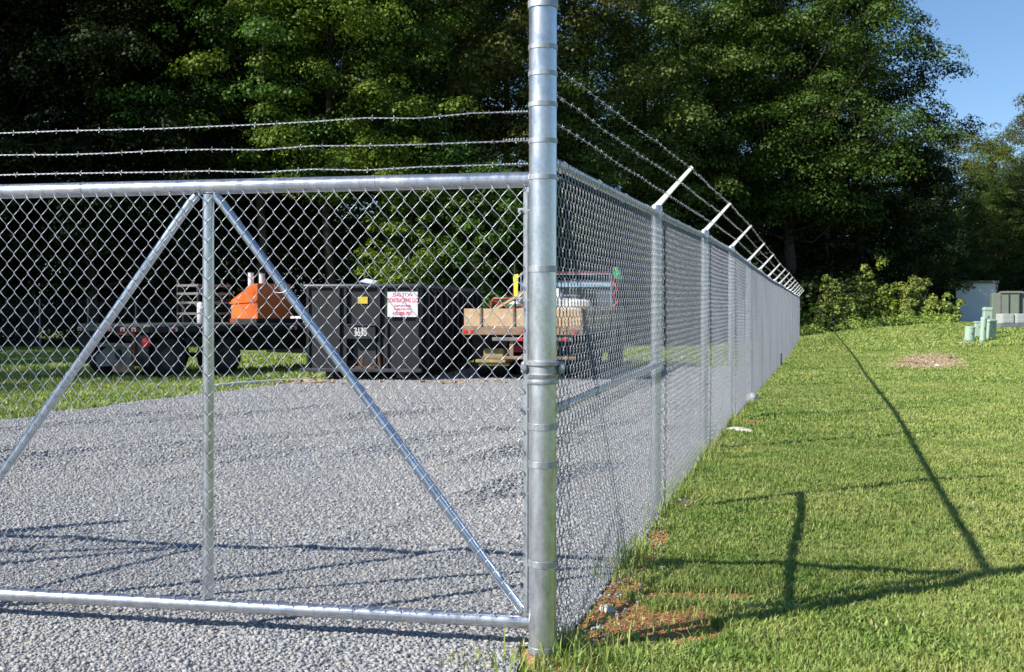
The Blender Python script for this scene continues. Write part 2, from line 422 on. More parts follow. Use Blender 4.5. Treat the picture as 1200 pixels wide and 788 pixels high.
def stones(X, Y, size):
    n = len(X)
    v = IV[None] * (1 + rng.uniform(-.38, .25, (n, 12, 1)))
    sc = rng.uniform(.55, 1.15, (n, 1, 3)); v = v * sc * size[:, None, None]
    v = np.einsum('nij,nkj->nki', rand_rot(n), v)
    v[..., 2] *= .75
    c = np.stack([X, Y, gz(X, Y) + .012 + size * rng.uniform(-.2, .3, n)], 1)
    v = v + c[:, None]
    f = IF[None] + (np.arange(n) * 12)[:, None, None]
    return v.reshape(-1, 3), f.reshape(-1, 3)
def frustum_pts(n, y0, y1, xl, xr):
    Y = rng.uniform(y0, y1, n); a = xl(Y); b = xr(Y)
    W = (b - a).max(); X = a + rng.uniform(0, 1, n) * W
    k = X < b
    return X[k], Y[k]
VL = lambda Y: np.maximum(-.475 * Y - .3, gl_edge(Y))
segs = []
for (y0, y1, n, s0, s1) in [(1.9, 3.7, 22000, .007, .0145), (3.7, 6.2, 46000, .006, .0145), (6.2, 9.5, 50000, .007, .016), (9.5, 14, 56000, .009, .018), (14, 22, 52000, .011, .022), (22, 27.2, 14000, .015, .026)]:
    X, Y = frustum_pts(n, y0, y1, VL, gr_edge)
    segs.append((X, Y, s0 + (s1 - s0) * rng.random(len(X)) ** 1.7))
# spill of stones over the dirt under the fence
n = 500; Y = rng.uniform(4.1, 9, n); X = fence_x(Y) + np.abs(rng.normal(0, .13, n)); segs.append((X, Y, rng.uniform(.006, .014, n)))
X = np.concatenate([s[0] for s in segs]); Y = np.concatenate([s[1] for s in segs]); S = np.concatenate([s[2] for s in segs])
v, f = stones(X, Y, S)
o = link_mesh('gravel_stones', mesh_np('gravel_stones', v, f), 'stone')
tag(o, 'loose grey crushed stone covering the fenced yard', 'gravel', kind='stuff')

# crumbs of soil on the bare clay
X, Y = frustum_pts(22000, 3.9, 9.5, lambda Y: fence_x(Y) - .03, lambda Y: fence_x(Y) + 1.5); k = rng.random(len(X)) < dirt_at(X, Y) - .25; X, Y = X[k], Y[k]
X2, Y2 = frustum_pts(9000, 24, 35, lambda Y: .363 * Y - 1.6, lambda Y: .363 * Y + 1.6); k = rng.random(len(X2)) < dirt_at(X2, Y2) - .3; X2, Y2 = X2[k], Y2[k]
for (xx, yy_, sz_, mt, lb) in ((X, Y, .003 + .011 * rng.random(len(X)) ** 2.5, 'clod', 'crumbs of orange clay soil on the bare patch by the corner post'), (X2, Y2, .008 + .04 * rng.random(len(X2)) ** 3, 'clod_tan', 'tan crumbs and grit on the bare patch far out on the lawn')):
    v, f = stones(xx, yy_, sz_); v[:, 2] -= .012
    tag(link_mesh('soil_crumbs', mesh_np('soil_crumbs', v, f), mt), lb, 'soil', kind='stuff')

# grass
def blades(X, Y, h, w, lean=.55, zoff=0.):
    n = len(X); a = rng.uniform(0, 2 * np.pi, n); b = a + rng.normal(0, .6, n) + np.pi / 2
    dx = np.cos(a) * w * .5; dy = np.sin(a) * w * .5
    L = rng.uniform(.1, 1, n) * lean * h; lx = np.cos(b) * L; ly = np.sin(b) * L
    z = gz(X, Y) + zoff - .004
    V = np.empty((n, 5, 3))
    V[:, 0] = np.stack([X - dx, Y - dy, z], 1); V[:, 1] = np.stack([X + dx, Y + dy, z], 1)
    V[:, 2] = np.stack([X + dx * .8 + lx * .35, Y + dy * .8 + ly * .35, z + h * .6], 1)
    V[:, 3] = np.stack([X - dx * .8 + lx * .35, Y - dy * .8 + ly * .35, z + h * .6], 1)
    V[:, 4] = np.stack([X + lx, Y + ly, z + h * .95 - L * .25], 1)
    k = (np.arange(n) * 5)[:, None]
    return V.reshape(-1, 3), k + np.array([[0, 1, 2, 3]]), k + np.array([[3, 2, 4]])
GV = []; GQ = []; GT = []; base = 0
def add_blades(X, Y, h, w, lean=.55):
    global base
    v, q, t = blades(X, Y, h, w, lean); GV.append(v); GQ.append(q + base); GT.append(t + base); base += len(v)
def lawn(n, y0, y1, xl, xr, h0, h1, w0, w1, lean=.55, clump=2.5):
    X, Y = frustum_pts(n, y0, y1, xl, xr)
    d = dirt_at(X, Y); c = fnoise(X * clump, Y * clump, 55); c2 = fnoise(X * clump * 5, Y * clump * 5, 57, 2)
    k = rng.random(len(X)) > d * 1.0 - .03
    k &= rng.random(len(X)) < .35 + 1.1 * c
    X, Y, c, c2 = X[k], Y[k], c[k], c2[k]
    hh = (h0 + (h1 - h0) * rng.random(len(X))) * (.2 + c * .85 + c2 * .85)
    add_blades(X, Y, hh, w0 + (w1 - w0) * rng.random(len(X)), lean)
XL = lambda Y: fence_x(Y) + .04; XR = lambda Y: .475 * Y + .8
lawn(70000, 1.9, 3.75, lambda Y: .05 + 0 * Y, lambda Y: .475 * Y + 1.4, .022, .055, .005, .010, .8)
lawn(185000, 3.75, 6.5, XL, XR, .022, .055, .004, .008, .8)
lawn(195000, 6.5, 11, XL, XR, .025, .055, .006, .011, .7)
lawn(165000, 11, 20, XL, XR, .025, .055, .010, .018)
lawn(120000, 20, 36, XL, XR, .025, .055, .018, .035)
lawn(70000, 36, 56, lambda Y: fence_x(Y) - 3, XR, .04, .10, .03, .07)
GLx = lambda Y: gl_edge(Y)
lawn(90000, 10, 21.6, lambda Y: -.5 * Y - .5, GLx, .03, .075, .014, .028)
lawn(110000, 21.6, 42, lambda Y: -.5 * Y - .5, lambda Y: np.where(Y < 27.3, GLx(Y), fence_x(Y)), .04, .09, .025, .05)
# broad-leaved lawn weeds
X, Y = frustum_pts(26000, 3.75, 9, XL, XR)
k = (fnoise(X * 1.7, Y * 1.7, 71) > .5) & (dirt_at(X, Y) < .6)
X, Y = X[k], Y[k]; add_blades(X, Y, rng.uniform(.012, .035, len(X)), rng.uniform(.012, .022, len(X)), 1.6)
# rank weeds at the foot of the fence and by the corner post
n = 3600; t = rng.uniform(-.1, 1, n) ** 1; s = rng.uniform(0, 9, n)
cl = fnoise(s * 2.2, s * 0, 77) > .42
s = s[cl]; off = rng.normal(.05, .05, len(s)); X = P0[0] + FD[0] * s + FN[0] * off; Y = P0[1] + FD[1] * s + FN[1] * off
add_blades(X, Y, rng.uniform(.05, .15, len(X)), rng.uniform(.004, .008, len(X)), .9)
n = 260; X = P0[0] + .12 + rng.normal(0, .13, n); Y = P0[1] - .1 + rng.normal(0, .10, n)
add_blades(X, Y, rng.uniform(.03, .15, n), rng.uniform(.004, .009, n), .9)
n = 110; X = P0[0] - .16 + rng.normal(0, .12, n); Y = P0[1] - .08 + rng.normal(0, .08, n)
add_blades(X, Y, rng.uniform(.03, .09, n), rng.uniform(.003, .006, n), .9)
# clover and coarse patches through the lawn
cx, cy = frustum_pts(150, 4.2, 12, XL, XR)
n = 220; X = (cx[:, None] + rng.normal(0, .09, (len(cx), n))).ravel(); Y = (cy[:, None] + rng.normal(0, .09, (len(cx), n))).ravel()
k = (X > XL(Y)) & (dirt_at(X, Y) < .5); X, Y = X[k], Y[k]
add_blades(X, Y, rng.uniform(.03, .065, len(X)), rng.uniform(.007, .014, len(X)), 1.3)
# dead thatch lying flat
X, Y = frustum_pts(14000, 3.9, 10, XL, XR); add_blades(X, Y, rng.uniform(.03, .07, len(X)), rng.uniform(.003, .005, len(X)), 2.6)
# short growth around the clay
X, Y = frustum_pts(3000, 4, 6.2, XL, lambda Y: XL(Y) + 1.3); k = fnoise(X * 7, Y * 7, 61) > .58; add_blades(X[k], Y[k], rng.uniform(.015, .05, k.sum()), rng.uniform(.004, .009, k.sum()), .9)
o = link_mesh('grass', mesh_np('grass', np.concatenate(GV), [np.concatenate(GQ), np.concatenate(GT)]), 'grass')
tag(o, 'mown green lawn grass with weedy tufts', 'grass', kind='stuff')

# ------------------------------------------------------------------ chain link
def tube_np(P, r, sides, nrm):
    """P (m,k,3) polylines; returns verts, quads"""
    m, k, _ = P.shape
    T = np.empty_like(P); T[:, 1:-1] = P[:, 2:] - P[:, :-2]; T[:, 0] = P[:, 1] - P[:, 0]; T[:, -1] = P[:, -1] - P[:, -2]
    T /= np.linalg.norm(T, axis=2)[..., None]
    n = np.asarray(nrm, float)
    U = n - T * (T @ n)[..., None]; U /= np.linalg.norm(U, axis=2)[..., None]
    W = np.cross(T, U)
    a = 2 * np.pi * (np.arange(sides) + .5) / sides
    V = P[:, :, None] + r * (U[:, :, None] * np.cos(a)[:, None] + W[:, :, None] * np.sin(a)[:, None])
    i = (np.arange(m)[:, None, None] * k + np.arange(k - 1)[None, :, None]) * sides
    s = np.arange(sides)[None, None]; s2 = (s + 1) % sides
    F = np.stack([i + s, i + s2, i + sides + s2, i + sides + s], -1).reshape(-1, 4)
    return V.reshape(-1, 3), F
def chain_link(org, d, nrm, L, zb, zt, c=.0325, hh=.0385, r=.0016, sides=5, depth=.0045, off=0., kn=True):
    """zb, zt functions of distance s along the panel. Wires zigzag, neighbours hook."""
    m = int(L / c); zr0 = 1.86
    Hm = float(np.mean(zt(np.linspace(0, L, 5)) - zb(np.linspace(0, L, 5))))
    nseg = int(round(Hm / hh))
    i = np.arange(m)[:, None]
    j = np.arange(nseg * 4 + 1)[None]      # quarter steps
    q = j / 4.0; seg = np.floor(q).astype(int); fr = q - seg
    up = ((seg + i) % 2)                   # 0: going right, 1: going left
    # hooked corner: stay near the node at the ends of each segment
    fx = np.select([fr == 0, fr == .25, fr == .5, fr == .75], [0, .23, .5, .77])
    x0 = np.where(up == 0, fx, 1 - fx)
    jitter = rng.normal(0, .0012, (m, 1))
    s = i * c + (x0 * (c + 2 * r * 1.2) - r * 1.2) + jitter
    dep = np.where(up == 0, 1, -1) * depth * np.sin(fr * np.pi) ** .7 + off
    s = np.clip(s, 0, L)
    z = zb(s) + (zt(s) - zb(s)) * (q / nseg) + rng.normal(0, .0008, (m, 1))
    bow = .006 * np.sin(s * 2.1 + z * 1.7)
    P = np.stack([org[0] + d[0] * s + nrm[0] * (dep + bow), org[1] + d[1] * s + nrm[1] * (dep + bow), z], -1)
    V, F = tube_np(P, r, sides, (nrm[0], nrm[1], 0.))
    if kn:   # twisted or knuckled ends above and below
        e = P[:, -1:]; k = np.repeat(e, 3, 1).copy()
        k[:, 1, 2] += .004; k[:, 2, 2] += .009; k[:, 2, 0] += d[0] * .006; k[:, 2, 1] += d[1] * .006
        V2, F2 = tube_np(k[:, :], r, sides, (nrm[0], nrm[1], 0.)); F = np.concatenate([F, F2 + len(V)]); V = np.concatenate([V, V2])
    return V, F

def barbed(paths, near, r=.0012, pitch=.045, gap=.125, seed=1, rs=.0014):
    """paths: list of (p0,p1,sag); returns mesh arrays (strands twisted in pairs, four-point barbs)"""
    Vs = []; Fs = []; b = 0; rg = np.random.default_rng(seed)
    for (p0, p1, sag) in paths:
        p0 = np.array(p0, float); p1 = np.array(p1, float); L = np.linalg.norm(p1 - p0)
        n = max(8, int(L / (.012 if near else .06)))
        t = np.linspace(0, 1, n); d = (p1 - p0) / L
        side = np.cross(d, (0, 0, 1)); side /= np.linalg.norm(side); upv = np.cross(side, d)
        wob = np.interp(t * L, np.arange(0, L + .3, .22), rg.normal(0, .0032, len(np.arange(0, L + .3, .22))))
        C = p0 + (p1 - p0) * t[:, None] + upv * (wob - sag * 4 * t * (1 - t))[:, None]
        ph = t * L / pitch * 2 * np.pi
        for sgn in ((1, -1) if near else (1,)):
            rr = rs * sgn if near else 0
            P = C + rr * (np.cos(ph)[:, None] * side + np.sin(ph)[:, None] * upv)
            V, F = tube_np(P[None], r if near else r * 1.15, 5 if near else 4, side)
            Vs.append(V); Fs.append(F + b); b += len(V)
        nb = int(L / gap)
        for q in range(nb):
            tt = (q + .5 + rg.uniform(-.12, .12)) * gap / L
            if tt > 1: continue
            c = np.array([np.interp(tt, t, C[:, k]) for k in range(3)])
            a0 = rg.uniform(0, np.pi)
            for k in range(2):
                a = a0 + k * 1.35; dv = np.cos(a) * side + np.sin(a) * upv
                lean = d * .004 * (1 if k else -1)
                P = np.array([c - dv * .012 + lean, c - dv * .003, c + dv * .003, c + dv * .012 + lean])
                V, F = tube_np(P[None], r * .8, 4, d)
                Vs.append(V); Fs.append(F + b); b += len(V)
            if near:
                th = np.linspace(0, 4 * np.pi, 18)
                P = c + d * (np.linspace(-.005, .005, 18))[:, None] + .0034 * (np.cos(th)[:, None] * side + np.sin(th)[:, None] * upv)
                V, F = tube_np(P[None], .0011, 4, d); Vs.append(V); Fs.append(F + b); b += len(V)
    return np.concatenate(Vs), np.concatenate(Fs)

# ------------------------------------------------------------------ side fence
NP = 16; SP = 3.05
TOP = np.array([1.925, 1.968, 2.02, 2.045, 2.02, 2.013, 1.988, 1.995, 2.01, 2.0, 2.0, 2.0, 1.995, 2.0, 1.99, 1.985])
sp = np.arange(NP) * SP
PX = P0[0] + FD[0] * sp; PY = P0[1] + FD[1] * sp
def top_at(s): return np.interp(s, sp, TOP)
def fpt(s, off=0., z=0.): return (P0[0] + FD[0] * s + FN[0] * off, P0[1] + FD[1] * s + FN[1] * off, z)
fence = empty('chain_link_fence', (P0[0], P0[1], 0), 0, 'long galvanised chain-link fence with barbed wire arms running away beside the lawn', 'fence')
fence_inv = Matrix.Translation((-P0[0], -P0[1], 0))
def fpart(o):
    o.data.transform(fence_inv); o.parent = fence; return o
V, F = [], []; b = 0
zb = lambda s: gz(P0[0] + FD[0] * s, P0[1] + FD[1] * s) + .025
zt = lambda s: top_at(s) - .016 - .012 * np.sin((s % SP) / SP * np.pi)
for k in range(NP - 1):
    s0 = k * SP
    org = fpt(s0, .047 if k else .047)
    a, f = chain_link(org, FD, FN, SP - .002, lambda s: zb(s + s0), lambda s: zt(s + s0), sides=6 if k < 1 else (4 if k < 4 else 3), r=.0016, kn=k > 1)
    V.append(a); F.append(f + b); b += len(a)
fpart(link_mesh('wire_mesh', mesh_np('wire_mesh', np.concatenate(V), np.concatenate(F), True), 'wire'))
for k in range(NP):
    last = k in (0,)
    if k == 0: continue
    x, y = PX[k], PY[k]; h = TOP[k]; r = .033
    m = MB().lathe([(r, g(x, y) - .05), (r, h - .01), (r + .006, h - .008), (r + .006, h + .015), (r, h + .03), (.0, h + .034)], 20, (x, y, 0))
    po = fpart(m.build('post', 'galv', None, True))
    # arm with a cast base, leaning outward
    m = MB()
    b0 = Vector((x, y, h + .02)); u = Vector((FN[0] * .70, FN[1] * .70, .76)).normalized()
    tip = b0 + u * .335
    sd = Vector((FD[0], FD[1], 0)); up = u.cross(sd).normalized()
    def sect(p, w, t): return [p + sd * w + up * t, p - sd * w + up * t, p - sd * w - up * t, p + sd * w - up * t]
    secs = [sect(b0 - u * .03, .024, .02), sect(b0 + u * .05, .020, .016), sect(b0 + u * .2, .015, .012), sect(tip, .012, .010)]
    vs = [q for s_ in secs for q in s_]; fs = [(3, 2, 1, 0), (12, 13, 14, 15)]
    for i in range(3):
        for j in range(4): jj = (j + 1) % 4; fs.append((i * 4 + j, i * 4 + jj, i * 4 + 4 + jj, i * 4 + 4 + j))
    m.add(vs, fs)
    fpart(m.build('barbed_wire_arm', 'arm'))
    # tie wires holding the mesh to the post
    for z in (np.arange(.3, h - .1, .38) if k < 7 else ()):
        m = MB()
        pts = [(x + (r + .004) * math.cos(a), y + (r + .004) * math.sin(a), z + .01 * math.sin(a * 2)) for a in np.linspace(-1.7 - TH, 1.7 - TH, 9)]
        m.tube([fpt(sp[k] - .03, .05, z)] + pts + [fpt(sp[k] + .03, .05, z)], .0016, 4, False)
        fpart(m.build('tie_wire', 'galv_dull'))
# rails
for k in range(NP - 1):
    pts = [fpt(s, 0, float(top_at(s)) - .022) for s in np.linspace(sp[k] + (.05 if k == 0 else 0), sp[k + 1], 6)]
    fpart(MB().tube(pts, .021, 14).build('top_rail', 'galv_rail', None, True))
for s in np.arange(.35, 9, .75):
    m = MB()
    x, y, z = fpt(s, 0, float(top_at(s)) - .022)
    m.tube([(x + FN[0] * .024 * math.cos(a) , y + FN[1] * .024 * math.cos(a), z + .024 * math.sin(a)) for a in np.linspace(0, 2 * math.pi, 11)], .0018, 4, False)
    fpart(m.build('rail_tie', 'galv_dull'))
fpart(MB().tube([fpt(.05, 0, .93), fpt(SP, 0, .985)], .021, 14).build('brace_rail', 'galv_rail', None, True))
fpart(MB().tube([fpt(s, .035, float(zb(s)) + .03) for s in np.linspace(.03, sp[-1], 60)], .0023, 4, False).build('tension_wire', 'wire'))
# end fitting at each line post for the brace rail
fpart(MB().lathe([(.038, -.02), (.041, -.018), (.041, .018), (.038, .02)], 20, (PX[1], PY[1], .985)).build('brace_band', 'galv_dull', None, True))
# barbed strands
u = np.array([FN[0] * .70, FN[1] * .70, .76]); u /= np.linalg.norm(u)
POSTW = [2.275, 2.165, 2.06]
for w, (t, zc) in enumerate(zip((.325, .215, .105), POSTW)):
    near = []; far = []
    for k in range(NP - 1):
        p1 = np.array([PX[k + 1], PY[k + 1], TOP[k + 1] + .02]) + u * t
        p0 = np.array([P0[0] + .03, P0[1] + .04, zc]) if k == 0 else np.array([PX[k], PY[k], TOP[k] + .02]) + u * t
        (near if k < 3 else far).append((p0, p1, .006))
    V1, F1 = barbed(near, True, seed=3 + w); V2, F2 = barbed(far, False, seed=9 + w)
    fpart(link_mesh('barbed_wire', mesh_np('barbed_wire', np.concatenate([V1, V2]), np.concatenate([F1, F2 + len(V1)]), True), 'barb'))

# ------------------------------------------------------------------ corner gate post
gp = empty('gate_post', (P0[0], P0[1], 0), 0, 'tall thick galvanised corner post with ring bands where gate meets fence', 'post')
r = .0525
gpo = MB().lathe([(r, -.1), (r, 2.475)], 48).build('post_tube', 'galv', gp, True)
MB().lathe([(r + .001, 2.462), (r + .0045, 2.464), (r + .0045, 2.49), (r + .001, 2.496), (r * .86, 2.512), (r * .55, 2.527), (.0, 2.533)], 48).build('cap', 'galv_dull', gp, True)
def zpx(py): return 1.32 + (366 - py) / 307.0
GPRE = [(60, 0), (90.5, 0), (126, 0), (168, 0), (210, 0), (316, 0), (499, 0), (543, 0), (659, 0), (760, 0)]
for i, (py, _) in enumerate(GPRE):
    z = zpx(py); hw = .0085 if i < 5 else .0115
    bo = MB().lathe([(r, z - hw - .001), (r + .0032, z - hw), (r + .0032, z + hw), (r, z + hw + .001)], 48).build('band', 'galv_dull', gp, True)
    a = R(160) if i % 2 else R(20)
    dx, dy = math.cos(a), math.sin(a)
    m = MB().box((r, -.012, z - hw), (r + .022, -.004, z + hw)).box((r, .004, z - hw), (r + .022, .012, z + hw))
    m.tube([(r + .013, -.022, z), (r + .013, .022, z)], .0045, 8)
    lug = m.build('bolt_lug', 'galv_dull', bo); lug.rotation_euler = (0, 0, R(75) if i in (5, 6, 7, 8) else R(75))
# hinge collar: two half shells with ears on both sides
zh = zpx(430.5)
hc = MB().lathe([(r, zh - .040), (r + .006, zh - .038), (r + .010, zh - .026), (r + .004, zh - .02), (r + .004, zh + .004), (r + .012, zh + .010), (r + .013, zh + .022), (r + .006, zh + .028), (r, zh + .029)], 48).build('hinge_collar', 'galv_dull', gp, True)
hr = MB().lathe([(r, zh - .062), (r + .007, zh - .06), (r + .009, zh - .052), (r + .007, zh - .045), (r, zh - .044)], 48).build('hinge_ring', 'galv_dull', gp, True)
for sgn in (-1, 1):
    m = MB()
    cx = sgn * (r + .016)
    m.box((min(cx - .014, cx + .014), -.018, zh - .024), (max(cx - .014, cx + .014), .014, zh + .024), .008)
    m.lathe([(.0, -.028), (.010, -.027), (.013, -.020), (.013, .020), (.009, .026), (0, .027)], 14, (cx + sgn * .003, -.004, zh), 'y')
    m.build('hinge_ear', 'galv_dull', gp, True)
MB().lathe([(.10, -.03), (.09, .004), (.07, .012), (.05, .014)], 20).build('footing', 'clod', gp)

# ------------------------------------------------------------------ gate
GD = np.array([-.981, .1925]); GD /= np.linalg.norm(GD); GN = np.array([-GD[1], GD[0]])   # towards the camera
if GN[1] > 0: GN = -GN
G0 = np.array([.072, 4.45])
gate = empty('swing_gate', (G0[0], G0[1], 0), math.atan2(GD[1], GD[0]), 'wide galvanised pipe-frame gate of chain link with diagonal braces over gravel', 'gate')
# local: x along the leaf, y: local y axis = rot90(GD)
ly = np.array([-GD[1], GD[0]]); fy = 1 if np.dot(ly, GN) > 0 else -1     # local y sign that faces the camera
ZT, ZB = 1.833, .113; GL = 5.4
MB().tube([(-.02, 0, ZT), (GL, 0, ZT + .0)], .0305, 24).build('top_rail', 'galv_rail', gate, True)
MB().tube([(-.02, 0, ZB), (GL, 0, ZB)], .0275, 24).build('bottom_rail', 'galv_rail', gate, True)
for i, x in enumerate((.0, 1.352, 2.70, 4.05, GL)):
    rr = .0235 if 0 < i < 4 else .0275
    zz0, zz1 = (ZB + .028, ZT - .031)
    MB().tube([(x, 0, zz0), (x + (-.012 if i == 1 else 0), 0, zz1)], rr, 20).build('upright', 'galv_rail' if i == 1 else 'galv', gate, True)
for (x0, x1) in ((1.312, .035), (1.392, 2.66), (4.01, 2.74), (4.09, 5.36)):
    MB().tube([(x0, 0, ZT - .036), (x0 + (x1 - x0) * .02, fy * .001, ZT - .06), (x1, 0, ZB + .045)], .0185, 16).build('diagonal_brace', 'galv_bright', gate, True)
a, f = chain_link((.016, 0), (1, 0), (0, fy), GL - .03, lambda s: 0 * s + ZB + .026, lambda s: 0 * s + ZT - .030, c=.0322, hh=.0392, r=.0016, sides=6, off=.030, kn=True)
link_mesh('wire_mesh', mesh_np('wire_mesh', a, f, True), 'wire', gate)
MB().box((.006, fy * .030 - .003, ZB + .05), (.022, fy * .030 + .003, ZT - .05)).build('tension_bar', 'galv_dull', gate)
for z in (zpx(248), zpx(352), zpx(479), zpx(577), zpx(660)):
    m = MB(); z = 1.32 + (z - 1.32) * 1.02
    m.tube([(-.002 + .031 * math.cos(a), .031 * math.sin(a), z) for a in np.linspace(0, 2 * math.pi, 17)], .004, 6, False)
    m.box((.02, fy * .018 - .004, z - .010), (.046, fy * .018 + .004, z + .010), .002)
    m.tube([(.036, fy * .0, z), (.036, fy * .045, z)], .006, 8)
    m.build('tension_band', 'galv_dull', gate)
for x in (.62, 1.9, 3.1, 4.4):
    m = MB(); m.tube([(x + .004 * math.sin(a), .0318 * math.cos(a), ZT + .0318 * math.sin(a)) for a in np.linspace(0, 2 * math.pi, 13)], .0012, 5, False)
    m.build('tie_wire', 'galv_rail', gate)
    m = MB(); m.tube([(x + .1, .029 * math.cos(a), ZB + .029 * math.sin(a)) for a in np.linspace(0, 2 * math.pi, 13)], .0012, 5, False)
    m.build('tie_wire', 'galv_rail', gate)
m = MB()   # a loose tie end twisted on the mesh by the right brace
lx, lz = 1.02, 1.42
m.tube([(lx + .02 * math.cos(a) * (1 + .2 * a), fy * .034, lz + .022 * math.sin(a)) for a in np.linspace(0, 5.4, 16)], .0013, 5, False)
m.build('loose_tie', 'galv_dull', gate)
for w, (zl, zr) in enumerate(((2.078, 2.095), (1.985, 1.988), (1.903, 1.893))):
    # three strands strung above the top rail, wrapped round a stub by the post
    V, F = barbed([((.01, -fy * .0, zr), (2.3, 0, zl), .004), ((2.3, 0, zl), (GL, 0, zr), .02)], True, seed=21 + w, gap=.098, r=.0018, rs=.002)
    link_mesh('barbed_wire', mesh_np('barbed_wire', V, F, True), 'barb', gate)
    n = 40; t = np.linspace(0, 1, n)
    P = np.stack([.0 + .11 * t, .006 * np.cos(t * 60), zr + .006 * np.sin(t * 60)], 1)
    V, F = tube_np(P[None], .0016, 5, (0, 1, 0)); link_mesh('wire_wrap', mesh_np('wire_wrap', V, F, True), 'barb', gate)
MB().tube([(GL, 0, ZT - .0), (GL, 0, 2.12)], .016, 10).build('barb_stub', 'galv', gate, True)
lp = empty('latch_post', (G0[0] + GD[0] * 5.52, G0[1] + GD[1] * 5.52, 0), 0, 'second galvanised post at the far end of the gate', 'post')
MB().lathe([(.05, -.1), (.05, 2.45), (.045, 2.48), (0, 2.5)], 24).build('post_tube', 'galv', lp, True)
for z in (.3, .9, 1.5, 2.2): MB().lathe([(.05, z - .01), (.054, z - .01), (.054, z + .01), (.05, z + .01)], 24).build('band', 'galv_dull', lp, True)

# ------------------------------------------------------------------ back fence
bf = empty('chain_link_fence', (-30, 41.5, 0), 0, 'thin-posted chain-link fence in deep shade at the back of the yard', 'fence')
b0 = np.array([-30., 41.5]); b1 = np.array([PX[-1], PY[-1]]); bl = np.linalg.norm(b1 - b0); bd = (b1 - b0) / bl; bn = np.array([bd[1], -bd[0]])
for k in range(int(bl / 1.75) + 1):
    s = k * 1.75; x, y = s * bd[0], s * bd[1]
    MB().tube([(x, y, -.1), (x, y, 1.83)], .028, 8).build('post', 'galv_dull', bf, True)
MB().tube([(0, 0, 1.8), (bd[0] * bl, bd[1] * bl, 1.8)], .008, 6).build('darkened_top_rail', 'dark_steel', bf, True)  # top rail thinned, the deep shade put into its dark colour
a, f = chain_link((0, 0), bd, bn, bl, lambda s: 0 * s + .03, lambda s: 0 * s + 1.8, c=.065, hh=.078, r=.0018, sides=3, kn=False)
link_mesh('wire_mesh', mesh_np('wire_mesh', a, f), 'wire', bf)

# ------------------------------------------------------------------ wheels
def wheel(parent, x, y, rad, width, side, dual=False):
    """axle along local y; side=-1 outer face towards -y"""
    z = rad
    n = 28; w = width / 2
    prof = [(rad * .56, -w * .8), (rad * .62, -w), (rad * .9, -w), (rad * .985, -w * .8), (rad, -w * .5), (rad, w * .5), (rad * .985, w * .8), (rad * .9, w), (rad * .62, w), (rad * .56, w * .8)]
    wh = MB().lathe(prof, n, (x, y, z), 'y').build('wheel', 'tyre', parent, True)
    m = MB().lathe([(rad * .57, -side * -w * .75), (rad * .54, side * w * .55), (rad * .5, side * w * .15), (rad * .3, side * w * .1), (rad * .2, side * w * .5), (rad * .12, side * w * .6), (0, side * w * .6)] if False else
                   [(rad * .57, side * w * .8), (rad * .53, side * w * .7), (rad * .5, side * w * .2), (rad * .32, side * w * .1), (rad * .22, side * w * .15), (rad * .2, side * w * .6), (rad * .15, side * w * .68), (0.001, side * w * .68)], n, (x, y, z), 'y')
    m.build('rim', 'rim', wh, True)
    return wh

# ------------------------------------------------------------------ flatbed trailer (left)
rz = math.atan2(.8, .6); C = (-7.1, 22.5)
tr = empty('flatbed_trailer', (C[0], C[1], g(*C)), rz, 'flatbed trailer with wooden deck and reflective tape parked on the grass', 'trailer')
W, L, Z = 2.45, 4.5, 1.08
m = MB()
for i in range(12):
    y0 = i * W / 12; m.box((0, y0 + .004, Z - .045), (L, y0 + W / 12 - .004, Z + .002 * (i % 2)))
m.build('deck', 'deck_wood', tr)
m = MB().box((-.03, 0, Z - .16), (0.0, W, Z - .05)).box((0, -.03, Z - .16), (L, 0, Z - .05)).box((0, W, Z - .16), (L, W + .03, Z - .05))
for y in (.75, 1.6): m.box((.05, y, Z - .3), (L + 1.2, y + .12, Z - .055))
for x in np.arange(.4, L, .6): m.box((x, .02, Z - .13), (x + .06, W - .02, Z - .058))
m.build('frame', 'dark_steel', tr)
for (x, y, ax) in [(-.036, 2.35, 'r'), (-.036, 1.25, 'r'), (-.036, .85, 'r'), (-.036, .48, 'r')]:
    t = MB().box((x - .006, y - .07, Z - .145), (x, y + .07, Z - .065)).build('reflector', 'sign_white', tr)
    MB().box((x - .009, y - .04, Z - .145), (x - .0062, y + .04, Z - .085)).build('red_patch', 'redlens', t)
for x in (.42, 3.6):
    t = MB().box((x, -.037, Z - .145), (x + .2, -.031, Z - .065)).build('reflector', 'sign_white', tr)
    MB().box((x + .05, -.040, Z - .145), (x + .15, -.0372, Z - .085)).build('red_patch', 'redlens', t)
MB().box((-.034, 1.75, Z - .14), (-.031, 2.25, Z - .06)).build('number_plate', 'greywhite', tr)
